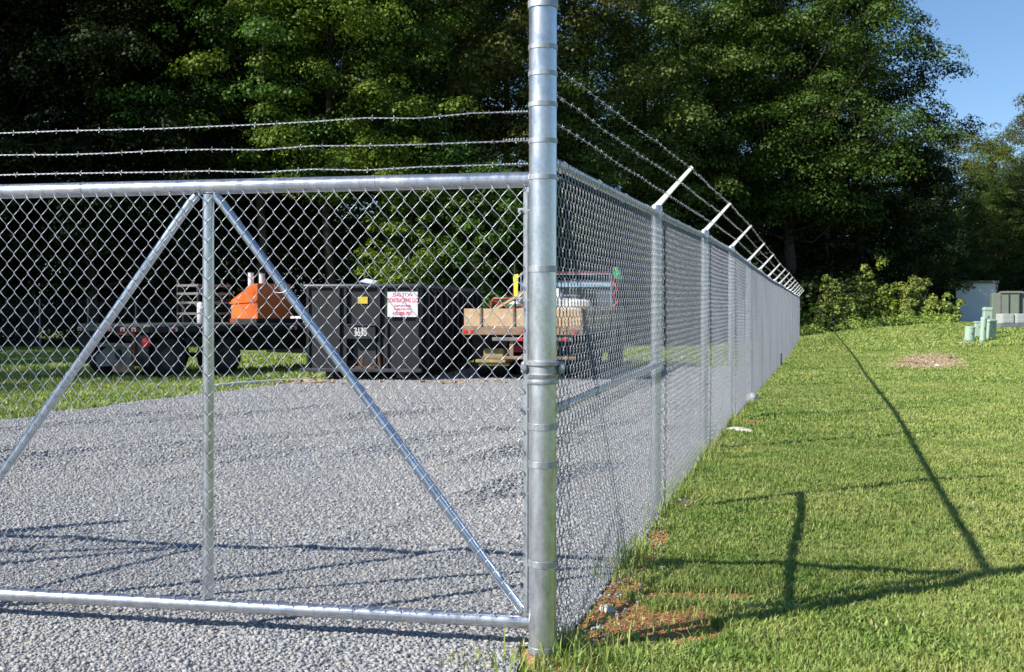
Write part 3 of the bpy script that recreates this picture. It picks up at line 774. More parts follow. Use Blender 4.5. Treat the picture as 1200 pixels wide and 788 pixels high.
# hitch plate, bumper and tail light at the rear
m = MB().prism([(.55, .28), (1.75, .20), (1.78, .42), (1.3, .66), (.55, .66)], 'x', -.05, .02)
m.build('rear_plate', 'greywhite', tr)
MB().box((-.12, .45, .62), (.0, 1.9, .70), .01).build('bumper', 'greywhite', tr)
MB().lathe([(.0, -.10), (.09, -.10), (.11, -.06), (.11, -.0)], 16, (0, .95, .47), 'x').build('pintle', 'dark_steel', tr, True)
MB().box((-.07, .42, .30), (.0, .48, .86)).box((-.07, .42, .86), (0, 1.1, .91)).build('bracket', 'rust', tr)
MB().box((-.2, .46, .12), (-.02, 1.0, .30), .02).build('step', 'bar_wood', tr)
m = MB().lathe([(.0, -.07), (.09, -.065), (.10, -.03), (.10, .0)], 18, (0, .08, .72), 'x').build('tail_light', 'redlens', tr, True)
for x in (.52, 1.95):
    for y, sd in ((.2, -1), (.48, -1), (1.95, 1), (2.23, 1)): wheel(tr, x, y, .40, .24, sd)
    MB().tube([(x, .3, .4), (x, 2.1, .4)], .05, 8).build('axle', 'dark_steel', tr)
MB().box((-.02, .04, .25), (.0, .6, .86)).build('mud_flap', 'tyre', tr)
MB().box((-.02, 1.85, .25), (.0, 2.4, .86)).build('mud_flap', 'tyre', tr)
m = MB().box((2.6, .06, .50), (4.4, .5, .92), .02); m.build('side_locker', 'black_steel', tr)
# white storage tank at the front of the trailer
MB().box((4.75, .15, .48), (5.5, 1.9, 1.22), .05).build('storage_box', 'white', tr)
MB().box((4.75, .0, .36), (5.6, 2.1, .48), .02).build('storage_shelf', 'greywhite', tr)
def on(parent_origin, rz, x, y, z):
    c, s = math.cos(rz), math.sin(rz); return (parent_origin[0] + c * x - s * y, parent_origin[1] + s * x + c * y, z)
tz = g(*C) + Z
# orange hopper on the deck
oh = empty('hopper', on(C, rz, 2.76, .06, tz + .003), rz, 'bright orange steel hopper with sloped shoulder standing on the flatbed trailer', 'hopper')
m = MB().prism([(0, .10), (.0, .86), (.18, .84), (.86, .50), (.86, .10)], 'x', 0, .95)
m.build('body', 'orange', oh)
MB().prism([(.88, .42), (.88, .46), (.0, .50), (0, .46)], 'x', -.03, -.0005).build('lip', 'orange', oh)
MB().box((-.06, -.04, .0), (1.3, .62, .098), .01).build('skid', 'dark_steel', oh)
MB().box((.0, .64, .0), (.5, .92, .098), .01).build('foot', 'rust', oh)
for (yy_, xx, h0, h1) in ((.50, .25, .67, 1.10), (.22, .32, .83, 1.08)):
    po = MB().tube([(xx, yy_, h0), (xx, yy_, h1)], .062, 16).build('exhaust_pipe', 'white', oh, True)
    MB().tube([(xx, yy_, h1), (xx, yy_, h1 + .012)], .066, 16).build('pipe_collar', 'greywhite', po, True)
# pallet of slatted crates further back and a white canister
cr = empty('slatted_rack', on(C, rz, 2.2, 1.35, tz + .003), rz, 'grey slatted rack of stacked rails on trailer deck beside the orange hopper', 'rack')
m = MB()
for z in (.18, .42, .62, .80): m.box((0, 0, z), (.9, .75, z + .05), .004)
m.build('slat', 'greywhite', cr)
for (x, y) in ((0, 0), (.86, 0), (0, .71), (.86, .71)): MB().box((x + .002, y + .002, 0), (x + .038, y + .038, .86)).build('leg', 'dark_steel', cr)
MB().lathe([(.0, .67), (.08, .67), (.085, .70), (.085, .77), (.04, .80), (.03, .85), (0, .85)], 16, (.3, .3, .0)).build('meter', 'paleblue', cr, True)
cn = empty('canister', on(C, rz, 1.55, .42, tz + .003), rz, 'slim white canister standing on the trailer deck left of the hopper', 'canister')
MB().lathe([(0, 0), (.075, 0), (.08, .01), (.08, .40), (.07, .425), (.045, .43), (.045, .45), (0, .45)], 18).build('body', 'white', cn, True)
MB().lathe([(.081, .20), (.084, .205), (.084, .225), (.081, .23)], 18).build('band', 'greywhite', cn, True)
cp = MB().lathe([(0, 0), (.03, 0), (.035, .02), (.03, .06), (0, .065)], 12).build('cup', 'white', None, True); cp.location = on(C, rz, .5, 1.2, tz + .003)
tag(cp, 'small white cup left on the edge of the trailer deck', 'cup')

# ------------------------------------------------------------------ roll-off dumpster
rz = math.atan2(.985, .17); C = (-1.76, 21.9)
du = empty('dumpster', (C[0], C[1], g(*C)), rz, 'large black open-top roll-off dumpster with ribbed side standing on the gravel', 'dumpster')
DW, DL = 2.27, 6.0; sc = 61.4
fy_ = lambda px: (492 - px) / sc
fz_ = lambda py: 1.32 + (366 - py) / sc
t = .06
m = MB()
m.box((.0, fy_(392), .22), (t, DW, 1.78)).box((.0, 0, .22), (t, fy_(450), 1.78))           # outer door panels
m.box((.02, fy_(450), .82), (t, fy_(392), 1.78))                                              # recessed centre
m.box((.0, fy_(444), .22), (t + .001, fy_(450) , .819)).box((0, fy_(403), .22), (t + .001, fy_(392), .819))
m.build('front_wall', 'black_steel', du)
m = MB()
for px in (393.5, 402, 443, 452): m.box((-.045, fy_(px) - .03, .22), (-.001, fy_(px) + .03, 1.775), .006)
for y in (.012, DW - .072): m.box((-.04, y, .22), (-.001, y + .06, 1.775), .006)
m.build('stiffener', 'black_steel', du)
MB().box((t, .001, .22), (DL, t, 1.78)).box((t, DW - t, .22), (DL, DW - .001, 1.78)).box((DL, 0, .22), (DL + t, DW, 1.78)).build('side_wall', 'black_steel', du)
MB().box((t, t, .22), (DL, DW - t, .27)).build('floor_plate', 'rust', du)
for x in np.arange(.35, DL, .52):
    MB().box((x, -.09, .20), (x + .10, 0.0, 1.775), .01).build('rib', 'black_steel', du)
    MB().box((x, DW, .20), (x + .10, DW + .09, 1.775), .01).build('rib', 'black_steel', du)
m = MB().tube([(-.0, -.04, 1.82), (DL + t, -.04, 1.82)], .045, 10).tube([(0, DW + .04, 1.82), (DL + t, DW + .04, 1.82)], .045, 10)
m.box((-.05, -.05, 1.781), (.07, DW + .05, 1.86), .015).box((DL - .02, -.05, 1.781), (DL + .09, DW + .05, 1.86), .015)
m.build('top_rim', 'rim_steel', du, True)
MB().box((-.10, -.05, .17), (.02, DW + .1, .235), .008).build('bottom_rail', 'rim_steel', du)
MB().box((-.10, fy_(440), .80), (-.046, fy_(403), 1.07), .01).build('number_box', 'black_steel', du)
MB().box((-.13, fy_(441), 1.065), (.0, fy_(402), 1.085)).build('shelf_plate', 'rim_steel', du)
for y in (.3, DW - .55):
    m = MB().box((-.02, y, .06), (DL, y + .16, .2), .01); m.build('skid', 'dark_steel', du)
for y in (.28, DW - .57):
    ro = MB().lathe([(0, -.1), (.10, -.1), (.105, -.09), (.105, .09), (.10, .1), (0, .1)], 18, (.25, y + .1, .105), 'y').build('roller', 'rust', du, True)
m = MB().tube([(-.05, 1.1, .24), (-.15, 1.1, .30), (-.17, 1.1, .40), (-.10, 1.1, .45)], .025, 8).tube([(-.1, .75, .24), (-.12, .78, .52)], .02, 6)
m.build('pull_hook', 'rust', du, True)
MB().box((.1, .9, .26), (.16, 1.35, .80)).build('hook_plate', 'dark_steel', du)
MB().box((-.055, fy_(428.5), fz_(356)), (-.0455, fy_(416.5), fz_(348)), .0).build('yellow_sticker', 'yellow', du) if False else MB().box((-.002, fy_(428.5), fz_(356)), (.019, fy_(416.5), fz_(348))).build('yellow_sticker', 'yellow', du)
RT = (R(90), 0, R(-90))
text_mesh('2130', .125, 'white', du, (-.103, fy_(421.5), 1.32 + (366 - 387.5) / sc), RT, 'number', 1.0)
text_mesh('3030', .125, 'white', du, (-.103, fy_(421.5), 1.32 + (366 - 391.7) / sc), RT, 'number', 1.0)
sg = MB().box((-.068, fy_(490.5), fz_(371.6)), (-.062, fy_(454), fz_(342.4))).build('sign_board', 'sign_white', du)
yc = fy_(472.3)
for txt, z, s, sx in (('DALTON', fz_(346), .095, 1.0), ('CONTRACTING LLC', fz_(352.5), .115, .56), ('Demolition & Hauling', fz_(358.6), .06, .62), ('Grading & Site Work', fz_(362.6), .055, .75), ('410-888-7871', fz_(368), .10, .72)):
    text_mesh(txt, s, 'sign_red', sg, (-.0695, yc, z), RT, 'lettering', sx)
# things lying in the dumpster that stick over its rim
m = MB().add([(0, 0, 0), (.25, .1, .03), (.3, -.15, .10), (.1, -.25, .05), (.05, 0, .012), (.26, .12, .045), (.31, -.15, .115), (.1, -.26, .065)], [(0, 1, 2, 3), (7, 6, 5, 4), (0, 4, 5, 1), (1, 5, 6, 2), (2, 6, 7, 3), (3, 7, 4, 0)])
o = m.build('paper_scrap', 'sign_white'); o.location = on(C, rz, .02, .92, g(*C) + 1.862); o.rotation_euler = (0, 0, rz + 1.2)
tag(o, 'crumpled pale scrap resting on the rim of the black dumpster', 'scrap')

# ------------------------------------------------------------------ stake-bed truck
rz = math.atan2(.975, .22); C = (1.33, 21.6)
tk = empty('stake_truck', (C[0], C[1], g(*C)), rz, 'work truck with tan board-sided flat bed parked right of the dumpster', 'truck')
W, L, Z = 2.32, 4.6, 1.04
MB().box((0, 0, Z - .15), (L, W, Z), .01).build('bed', 'greywhite', tk)
MB().box((-.04, -.02, Z - .155), (-.001, W + .02, Z - .005), .008).build('tail_sill', 'bar_wood', tk)
m = MB(); 
for (y0, y1) in ((.02, .62), (.66, 1.30), (1.34, 1.95), (1.99, W - .01)): m.box((.0, y0, Z + .004), (.035, y1, Z + .35), .004)
m.build('tailboard', 'board_wood', tk)
for yy_ in (.0, W - .035): MB().box((.04, yy_, Z + .004), (L, yy_ + .03, Z + .35), .004).build('side_board', 'board_wood', tk)
for y in (.625, 1.305, 1.955, -.005): MB().box((-.03, y, Z - .1), (-.002, y + .04, Z + .37), .004).build('stake', 'bar_wood', tk)
for x in (.1, 1.3, 2.5, 3.8): MB().box((x, -.035, Z - .1), (x + .06, -.002, Z + .40), .004).build('stake', 'bar_wood', tk)
for y in (.08, 1.1, 2.1, 2.24): MB().box((-.055, y, Z - .12), (-.041, y + .07, Z - .06), .003).build('marker_light', 'redlens', tk)
MB().box((-.02, .2, Z - .27), (.05, 1.75, Z - .20), .01).build('light_bar', 'greywhite', tk)
for y in (.9, 1.15, .3): MB().box((-.04, y, Z - .265), (-.021, y + .09, Z - .205), .003).build('tail_light', 'redlens', tk)
m = MB().box((.02, .15, .42), (.1, 1.95, .48), .01).box((.04, 1.35, .48), (.09, 1.42, Z - .27)).box((.04, .5, .48), (.09, .57, Z - .27))
m.build('underrun_bar', 'bar_wood', tk)
m = MB(); 
for y in (.72, 1.48): m.box((.1, y, Z - .36), (7.0, y + .1, Z - .151))
m.build('chassis', 'dark_steel', tk)
m = MB().box((.25, 1.55, .34), (1.1, 2.15, .40), .01).box((.3, 1.6, .40), (.9, 2.0, .62), .02).box((.3, 1.5, .28), (.45, 2.1, .33), .01)
m.build('yellow_chock', 'dull_yellow', tk)
MB().box((.28, 1.2, .55), (.9, 1.5, .70), .02).build('red_jack', 'red', tk)
for x in (1.25, 2.45):
    for y, sd in ((.17, -1), (.47, -1), (1.87, 1), (2.17, 1)): wheel(tk, x, y, .47, .27, sd)
    MB().tube([(x, .3, .47), (x, 2.05, .47)], .06, 8).build('axle', 'dark_steel', tk)
for y, sd in ((.2, -1), (2.1, 1)): wheel(tk, 6.2, y, .47, .28, sd)
MB().box((3.0, .02, .45), (4.4, .55, .86), .03).build('side_tank', 'dark_steel', tk)
for y in (.0, 1.7): MB().box((.62, y + .02, .22), (.64, y + .58, .88)).build('mud_flap', 'tyre', tk)
# cab
cab = MB().prism([(4.75, .55), (4.75, 2.0), (4.85, 2.06), (6.0, 2.06), (6.5, 1.5), (7.5, 1.38), (7.55, .55), (6.75, .55), (6.65, .92), (6.4, 1.03), (6.0, 1.03), (5.75, .92), (5.68, .55)], 'y', .12, 2.2).build('cab', 'slate', tk)
MB().box((4.738, .45, 1.48), (4.749, 1.9, 1.86), .003).build('rear_window', 'glass', tk)
MB().prism([(5.0, 1.45), (5.0, 1.9), (5.95, 1.9), (6.3, 1.5), (6.3, 1.45)], 'y', .110, .119).build('side_window', 'glass', tk)
MB().box((7.5, .1, .5), (7.68, 2.25, .8), .03).build('front_bumper', 'dark_steel', tk)
m = MB().tube([(4.68, .1, Z + .0), (4.68, .1, 2.2), (4.68, 2.2, 2.2), (4.68, 2.2, Z)], .022, 8).box((4.66, .13, 1.90), (4.70, 2.17, 2.0))
m.build('headboard_rack', 'paleblue', tk, True)
MB().tube([(4.65, .1, 2.235), (4.65, 2.2, 2.235)], .014, 6).build('red_pole', 'red', tk, True)
bz = g(*C) + Z + .003
def place(name, x, y, z, label, cat, r_=0.): return empty(name, on(C, rz, x, y, z), rz + r_, label, cat)
# red machine
rm = place('engine_pump', .75, 1.15, bz, 'red tube-framed pump engine loaded on the rear of the board-sided truck', 'pump')
m = MB()
for x in (0, .6):
    m.tube([(x, -.05, 0), (x, -.05, .48), (x, .0, .55), (x, .75, .55), (x, .8, .48), (x, .8, 0)], .022, 8)
for y in (0, .75): m.tube([(0, y, .55), (.6, y, .55)], .022, 8)
m.tube([(0, -.05, .30), (0, .8, .30)], .02, 8).tube([(0, -.05, .48), (.0, .4, .36), (0, .8, .52)], .018, 8)
m.build('tube_frame', 'red', rm, True)
MB().box((.08, .1, .05), (.5, .7, .34), .04).build('engine_block', 'dark_steel', rm)
tkk = MB().box((-.01, .22, .36), (.42, .56, .50), .05).build('fuel_tank', 'sign_white', rm)
MB().box((-.014, .24, .41), (-.0105, .54, .44)).build('stripe', 'green', tkk)
MB().tube([(.1, .35, .5), (.1, .35, .74)], .035, 10).build('red_filler', 'red', rm, True)
MB().prism([(-.1, .5), (.32, .72), (.32, .52), (.1, .48)], 'x', .05, .2).build('guard', 'greywhite', rm)
# yellow strap on a pole
yp = place('flag_pole', .35, 1.37, bz, 'dark pole with a hanging yellow-green strap on the truck bed', 'pole')
MB().tube([(0, 0, 0), (0, 0.02, 1.25)], .018, 8).build('pole', 'dark_steel', yp)
MB().prism([(-.06, 1.02), (.03, 1.0), (.04, .95), (.02, .60), (-.04, .55), (-.05, .8)], 'x', -.04, -.02).build('strap', 'hiviz', yp)
# plank leaning in the rear corner
o = MB().box((0, 0, 0), (.16, 1.1, .05), .005).build('plank', 'board_wood'); o.location = on(C, rz, .35, 1.98, bz + .17); o.rotation_euler = (R(-32), 0, rz + R(14) + math.pi); o.rotation_euler = (R(30), 0, rz + math.pi)
tag(o, 'tan plank sloping up out of the truck bed beside the red pump', 'plank')
# buckets
bk = place('bucket', .45, .93, bz, 'tall off-white bucket on the truck bed beside the yellow strap', 'bucket')
MB().lathe([(0, 0), (.13, 0), (.15, .35), (.158, .36), (.158, .385), (.14, .385), (.0, .34)], 20).build('pail', 'bag', bk, True)
MB().lathe([(.0, .39), (.12, .39), (.13, .55), (.10, .60), (0, .62)], 16).build('cap', 'greywhite', bk, True)
# sacks
for i in range(7):
    me_ = MB()
    n1, n2 = 12, 7; vs = []; fs = []
    for a in range(n2):
        ph = -math.pi / 2 + math.pi * a / (n2 - 1)
        for b_ in range(n1):
            th = 2 * math.pi * b_ / n1; ct, st = math.cos(th), math.sin(th)
            sq = lambda v: math.copysign(abs(v) ** .55, v)
            k = 1 + random.uniform(-.05, .05)
            vs.append((.30 * sq(math.cos(ph)) * sq(ct) * k, .2 * sq(math.cos(ph)) * sq(st) * k, .10 * sq(math.sin(ph)) * k))
    for a in range(n2 - 1):
        for b_ in range(n1): fs.append((a * n1 + b_, a * n1 + (b_ + 1) % n1, (a + 1) * n1 + (b_ + 1) % n1, (a + 1) * n1 + b_))
    me_.add(vs, fs); o = me_.build('sack', 'bag', None, True)
    o.location = on(C, rz, .42 + .0 * i, .30 + (i % 2) * .42, bz + .10 + .165 * (i // 2)) if i < 6 else on(C, rz, 1.1, .4, bz + .42)
    if i >= 4: o.location = on(C, rz, 1.05, .30 + (i % 2) * .42, bz + .10 + .165 * (1 if i > 5 else 2))
    o.rotation_euler = (0, 0, rz + random.uniform(-.15, .15) + math.pi / 2)
    tag(o, 'lumpy white sack piled behind the tailboard of the truck bed', 'sack', 'white sacks piled on the truck bed')
jg = place('jug', 2.6, .95, bz, 'upright white jug with a narrow neck standing forward on truck bed', 'jug')
MB().box((-.3, -.3, 0), (.3, .3, .40), .02).build('crate', 'dark_steel', jg)
MB().lathe([(0, .402), (.10, .402), (.11, .42), (.11, .66), (.06, .72), (.05, .78), (0, .78)], 18).build('bottle', 'white', jg, True)
lb = place('lumber_stack', 1.9, .08, bz, 'stack of tan boards laid along the near side of truck bed', 'lumber')
for i in range(4): MB().box((0, 0, .0 + .09 * i), (2.6 - .1 * i, .3, .085 + .09 * i), .004).build('board', 'board_wood', lb)
tb = place('lidded_box', 3.3, .65, bz, 'pale blue lidded box at the front of truck bed', 'box')
MB().box((0, 0, 0), (.9, 1.3, .6), .03).build('body', 'paleblue', tb); MB().box((-.02, -.02, .602), (.92, 1.32, .66), .02).build('lid', 'greywhite', tb)
st = place('ratchet_strap', 4.45, .02, bz + .3, 'tangled red and green ratchet strap hung at the front corner of the truck bed', 'strap')
m = MB(); m2 = MB()
pts = [Vector((.02 * math.sin(i * 1.7), -.05 + .05 * math.cos(i * 1.3), .95 - .06 * i)) for i in range(17)]
m.tube(pts, .03, 6); m.build('red_webbing', 'red', st)
m2.tube([Vector((.06 + .05 * math.sin(i * 1.1), -.1 + .06 * math.sin(i * .9), 1.0 - .05 * i)) for i in range(9)], [.03, .07, .09, .10, .09, .07, .05, .04, .03], 8); m2.build('green_webbing', 'green', st)

# ------------------------------------------------------------------ right-hand side utilities
def pedestal(x, y, h, w, rz_, label, style):
    e = empty('utility_pedestal', (x, y, g(x, y)), rz_, label, 'pedestal'); e.rotation_euler = (rz_ * .25, (.3 - abs(rz_)) * .25, rz_)
    if style == 'round':
        MB().lathe([(w * .5, -.03), (w * .5, h * .93), (w * .53, h * .93), (w * .53, h), (w * .45, h + .02), (0, h + .03)], 20).build('body', 'pedestal', e, True)
        MB().lathe([(w * .52, .04), (w * .535, .045), (w * .535, .10), (w * .52, .105)], 20).build('base_ring', 'pedestal', e, True)
        MB().box((-.03, -w * .54, h * .5), (.03, -w * .5, h * .62), .003).build('latch', 'greywhite', e)
    else:
        MB().box((-w / 2, -w * .4, -.03), (w / 2, w * .4, h * .86), .02).build('body', 'pedestal', e)
        MB().box((-w * .55, -w * .45, h * .862), (w * .55, w * .45, h), .03).build('lid', 'pedestal', e)
        MB().box((-.03, -w * .41 - .012, h * .6), (.03, -w * .41, h * .7), .003).build('latch', 'greywhite', e)
    return e
def at_px(px, Y): return (px - 600) / 1344 * Y
Yp = 40.
def px2m(p, Y=40.): return p / 1344 * Y
pedestal(at_px(1136, 39), 39, .48, .33, .1, 'squat pale green pedestal, farthest left of the cluster on the slope', 'round')
pedestal(at_px(1147, 40.3), 40.3, .55, .30, -.2, 'pale green square pedestal tucked behind the squat one on the slope', 'box')
pedestal(at_px(1151.5, 38.6), 38.6, .80, .20, .15, 'narrow upright pale green pedestal with a tan sunlit edge', 'round')
pedestal(at_px(1159, 39.4), 39.4, .68, .36, .4, 'wide sea-green box pedestal right of the narrow upright one', 'box')
pedestal(at_px(1156, 41.3), 41.3, .98, .30, -.1, 'tallest whitish pedestal rising behind the pale green cluster', 'box')
o = MB().box((-.35, -.25, -.03), (.35, .25, .035), .02).build('ground_pad', 'concrete'); x_ = at_px(1136, 38.2); o.location = (x_, 38.2, g(x_, 38.2)); tag(o, 'thin pale slab lying in the grass before the squat pedestal', 'slab')
# transformer cabinet
Yt = 46.0; xt = at_px(1162, Yt)
tf = empty('transformer_cabinet', (xt, Yt, g(xt + .8, Yt) - .02), R(-19), 'big olive green transformer cabinet at the right edge of the slope', 'cabinet')
MB().box((0, 0, 0), (1.05, 1.2, 1.36), .03).build('left_cabinet', 'transformer', tf)
MB().box((1.06, .15, 0), (2.6, 1.3, 1.42), .03).build('main_tank', 'transformer', tf)
MB().prism([(.3, 1.361), (1.15, 1.361), (1.1, 1.44), (.36, 1.44)], 'y', -.06, 1.22).build('hood', 'transformer', tf)
MB().box((.28, -.03, .05), (.34, -.001, 1.3), .005).build('door_post', 'greywhite', tf)
MB().box((.62, -.02, .25), (.68, -.001, 1.3), .005).build('door_seam', 'dark_steel', tf)
MB().box((.69, -.025, .1), (1.0, -.001, 1.3), .006).build('door', 'transformer', tf)
MB().box((-.1, -.1, -.15), (2.8, 1.5, -.001), .01).build('pad', 'pad', tf)
Ya = 44.2; xa = at_px(1173.5, Ya)
ac = empty('vented_unit', (xa, Ya, g(xa + .5, Ya)), 0, 'low whitish louvred unit on a dark plinth in front of the olive cabinet', 'unit')
MB().box((-.03, 0, -.05), (1.7, .6, .20), .01).build('plinth', 'pad', ac)
for i in range(3):
    x0 = .02 + i * .54
    c_ = MB().box((x0, .03, .202), (x0 + .5, .57, .58), .02).build('casing', 'casing', ac)
    m = MB()
    for z in np.arange(.25, .55, .05): m.box((x0 + .06, .012, z), (x0 + .44, .029, z + .022))
    m.build('louvre', 'white', c_)
# pale shed
Ys = 63.; xsd = at_px(1120, Ys)
sh = empty('shed', (xsd, Ys, .45), R(-22), 'plain pale shed with flat dark roof shaded by the trees beyond the slope', 'shed')
MB().box((0, 0, -.3), (2.1, 4, 2.45)).build('wall', 'shed', sh)
MB().box((-.12, -.15, 2.451), (2.2, 4.15, 2.58), .02).build('roof', 'roof', sh)
MB().box((.35, -.03, .15), (.75, -.002, .38), .004).build('vent', 'dark_steel', sh)
MB().box((2.0, -.02, -.3), (2.12, -.0015, 2.45)).build('corner_trim', 'greywhite', sh)

# ------------------------------------------------------------------ small things on the ground
def rock(name, x, y, sx, sy, sz, mat, label, cat, seed=0):
    rg = np.random.default_rng(seed); import bmesh
    bm = bmesh.new(); bmesh.ops.create_icosphere(bm, subdivisions=3, radius=1)
    for v_ in bm.verts:
        k = 1 + .22 * (float(fnoise(v_.co.x * 2 + seed + 9, v_.co.y * 2 + v_.co.z * 1.7 + 9, seed)) - .5) * 2
        v_.co = Vector((v_.co.x * k * sx, v_.co.y * k * sy, max(v_.co.z, -.4) * k * sz))
    me = bpy.data.meshes.new(name); bm.to_mesh(me); bm.free()
    o = link_mesh(name, me, mat); o.location = (x, y, g(x, y) + sz * .3); o.rotation_euler = (0, 0, seed * 1.1)
    return tag(o, label, cat)
rock('concrete_chunk', at_px(881, 16.1), 16.1, .17, .10, .08, 'concrete', 'bright white block of concrete by the fence foot, farther of the two', 'concrete chunk', 1)
rock('concrete_chunk', at_px(868, 11.8), 11.8, .20, .07, .04, 'concrete', 'flat streak of spilled concrete on the grass by the second fence post', 'concrete chunk', 2)
rock('concrete_chunk', at_px(800, 7.7), 7.7, .035, .025, .018, 'concrete', 'small whitish crumb of concrete at the foot of the first line post', 'concrete chunk', 3)
rock('concrete_chunk', at_px(806, 7.55), 7.55, .022, .02, .013, 'concrete', 'tiniest concrete crumb beside the first line post', 'concrete chunk', 4)
rock('concrete_chunk', at_px(712, 5.02), 5.02, .045, .03, .02, 'concrete', 'pale lump in the red clay just right of the corner post', 'concrete chunk', 5)
rock('paper_litter', at_px(990, 4.87), 4.87, .022, .015, .010, 'pvc', 'pale greenish scrap lying in the nearest grass', 'litter', 6)
rock('paper_litter', at_px(1143, 7.6), 7.6, .018, .012, .02, 'pvc', 'tiny white scrap in the grass right of the long shadow', 'litter', 7)
rock('paper_litter', at_px(1115, 16.), 16.0, .04, .03, .02, 'pvc', 'small white scrap far out on the open lawn', 'litter', 8)
ub = MB().box((-.07, -.06, -.02), (.07, .06, .26), .015).box((-.08, -.07, .262), (.08, .07, .285), .01).build('utility_box', 'utility'); xu = at_px(912.5, 27.3); ub.location = (xu, 27.3, g(xu, 27.3)); tag(ub, 'little dark box standing at the foot of the far fence', 'utility box')
# edging pipe beside gravel and its litter
e0 = (-5.25, 19.6); e1 = (-3.9, 22.4)
o = MB().tube([(e0[0] + (e1[0] - e0[0]) * t, e0[1] + (e1[1] - e0[1]) * t, g(e0[0] + (e1[0] - e0[0]) * t, e0[1] + (e1[1] - e0[1]) * t) + .03 + .01 * math.sin(t * 5)) for t in np.linspace(0, 1, 9)], .04, 10).build('edging_pipe', 'pvc', None, True)
tag(o, 'white pipe lying along the edge between gravel and grass left of dumpster', 'pipe')
m = MB()
for i in range(60):
    x = -3.9 + random.gauss(0, .35); y = 21.6 + random.gauss(0, .3); z = g(x, y) + .02; s = random.uniform(.03, .09); a = random.uniform(0, 6.28)
    m.box((x - s, y - s * .4, z), (x + s, y + s * .4, z + .01 + random.random() * .03), 0, Matrix.Rotation(a, 3, 'Z') @ Matrix.Rotation(random.uniform(-.5, .5), 3, 'X'))
for i in range(24):
    x = -1.4 + random.gauss(0, .9); y = 21.2 + random.gauss(0, .25); z = g(x, y) + .02; s = random.uniform(.03, .08); a = random.uniform(0, 6.28)
    m.box((x - s, y - s * .4, z), (x + s, y + s * .4, z + .01 + random.random() * .03), 0, Matrix.Rotation(a, 3, 'Z'))
o = m.build('dry_litter', 'litter'); tag(o, 'dry tan leaves and scraps strewn along the foot of the dumpster', 'litter', kind='stuff')
for i, (px, Y, ln, a, lab) in enumerate(((1083, 28.3, .75, 2.2, 'broken stick lying across the bare clay patch'), (1112, 30.3, .45, .9, 'short brown stick at the right end of the clay patch'))):
    x = at_px(px, Y); z = g(x, Y) + .035
    o = MB().tube([(0, 0, 0), (ln * .5 * math.cos(a), ln * .5 * math.sin(a), .04), (ln * math.cos(a + .1), ln * math.sin(a + .1), .015)], [.03, .035, .015], 7).build('stick', 'bar_wood'); o.location = (x, Y, z); tag(o, lab, 'stick')
for i in range(7):
    y = 28.5 + random.uniform(-1.8, 2.8); x = .363 * y + random.uniform(-.8, .8); s = random.uniform(.03, .08)
    rock('field_stone', x, y, s, s * .8, s * .6, 'concrete', 'small grey-tan stone scattered on the bare clay patch', 'stone', 20 + i)['group'] = 'stones on the clay patch'

# ------------------------------------------------------------------ trees
def leaf_quads(C_, N_, size, asp=.62):
    n = len(C_)
    N_ = N_ / np.linalg.norm(N_, axis=1)[:, None]
    A = rng.normal(size=(n, 3)); A -= N_ * (A * N_).sum(1)[:, None]; A /= np.linalg.norm(A, axis=1)[:, None]
    B_ = np.cross(N_, A)
    s = size[:, None]
    fold = N_ * s * .12
    V = np.stack([C_ - A * s * .5, C_ + B_ * s * .5 * asp + fold, C_ + A * s * .5, C_ - B_ * s * .5 * asp + fold], 1)
    return V.reshape(-1, 3), np.arange(n * 4).reshape(-1, 4)
def crown_cloud(centers, radii, per, size, flat=.6, rg=rng):
    m = len(centers)
    cnt = np.maximum(6, (per * (radii / radii.mean()) ** 2)).astype(int)
    idx = np.repeat(np.arange(m), cnt); n = len(idx)
    d = rg.normal(size=(n, 3)); d /= np.linalg.norm(d, axis=1)[:, None]
    rad = rg.random(n) ** .33
    d[:, 2] = np.where(rg.random(n) < .3, d[:, 2], np.abs(d[:, 2]) * .9 - .1)
    off = d * (rad * radii[idx])[:, None]; off[:, 2] *= flat
    # droop at the rim
    off[:, 2] -= .35 * radii[idx] * (rad ** 2) * (1 - np.abs(d[:, 2]))
    Cc = centers[idx] + off
    N_ = d * .9 + rg.normal(size=(n, 3)) * .33 + np.array([0, 0, .4])
    return leaf_quads(Cc, N_, size * rg.uniform(.6, 1.35, n))
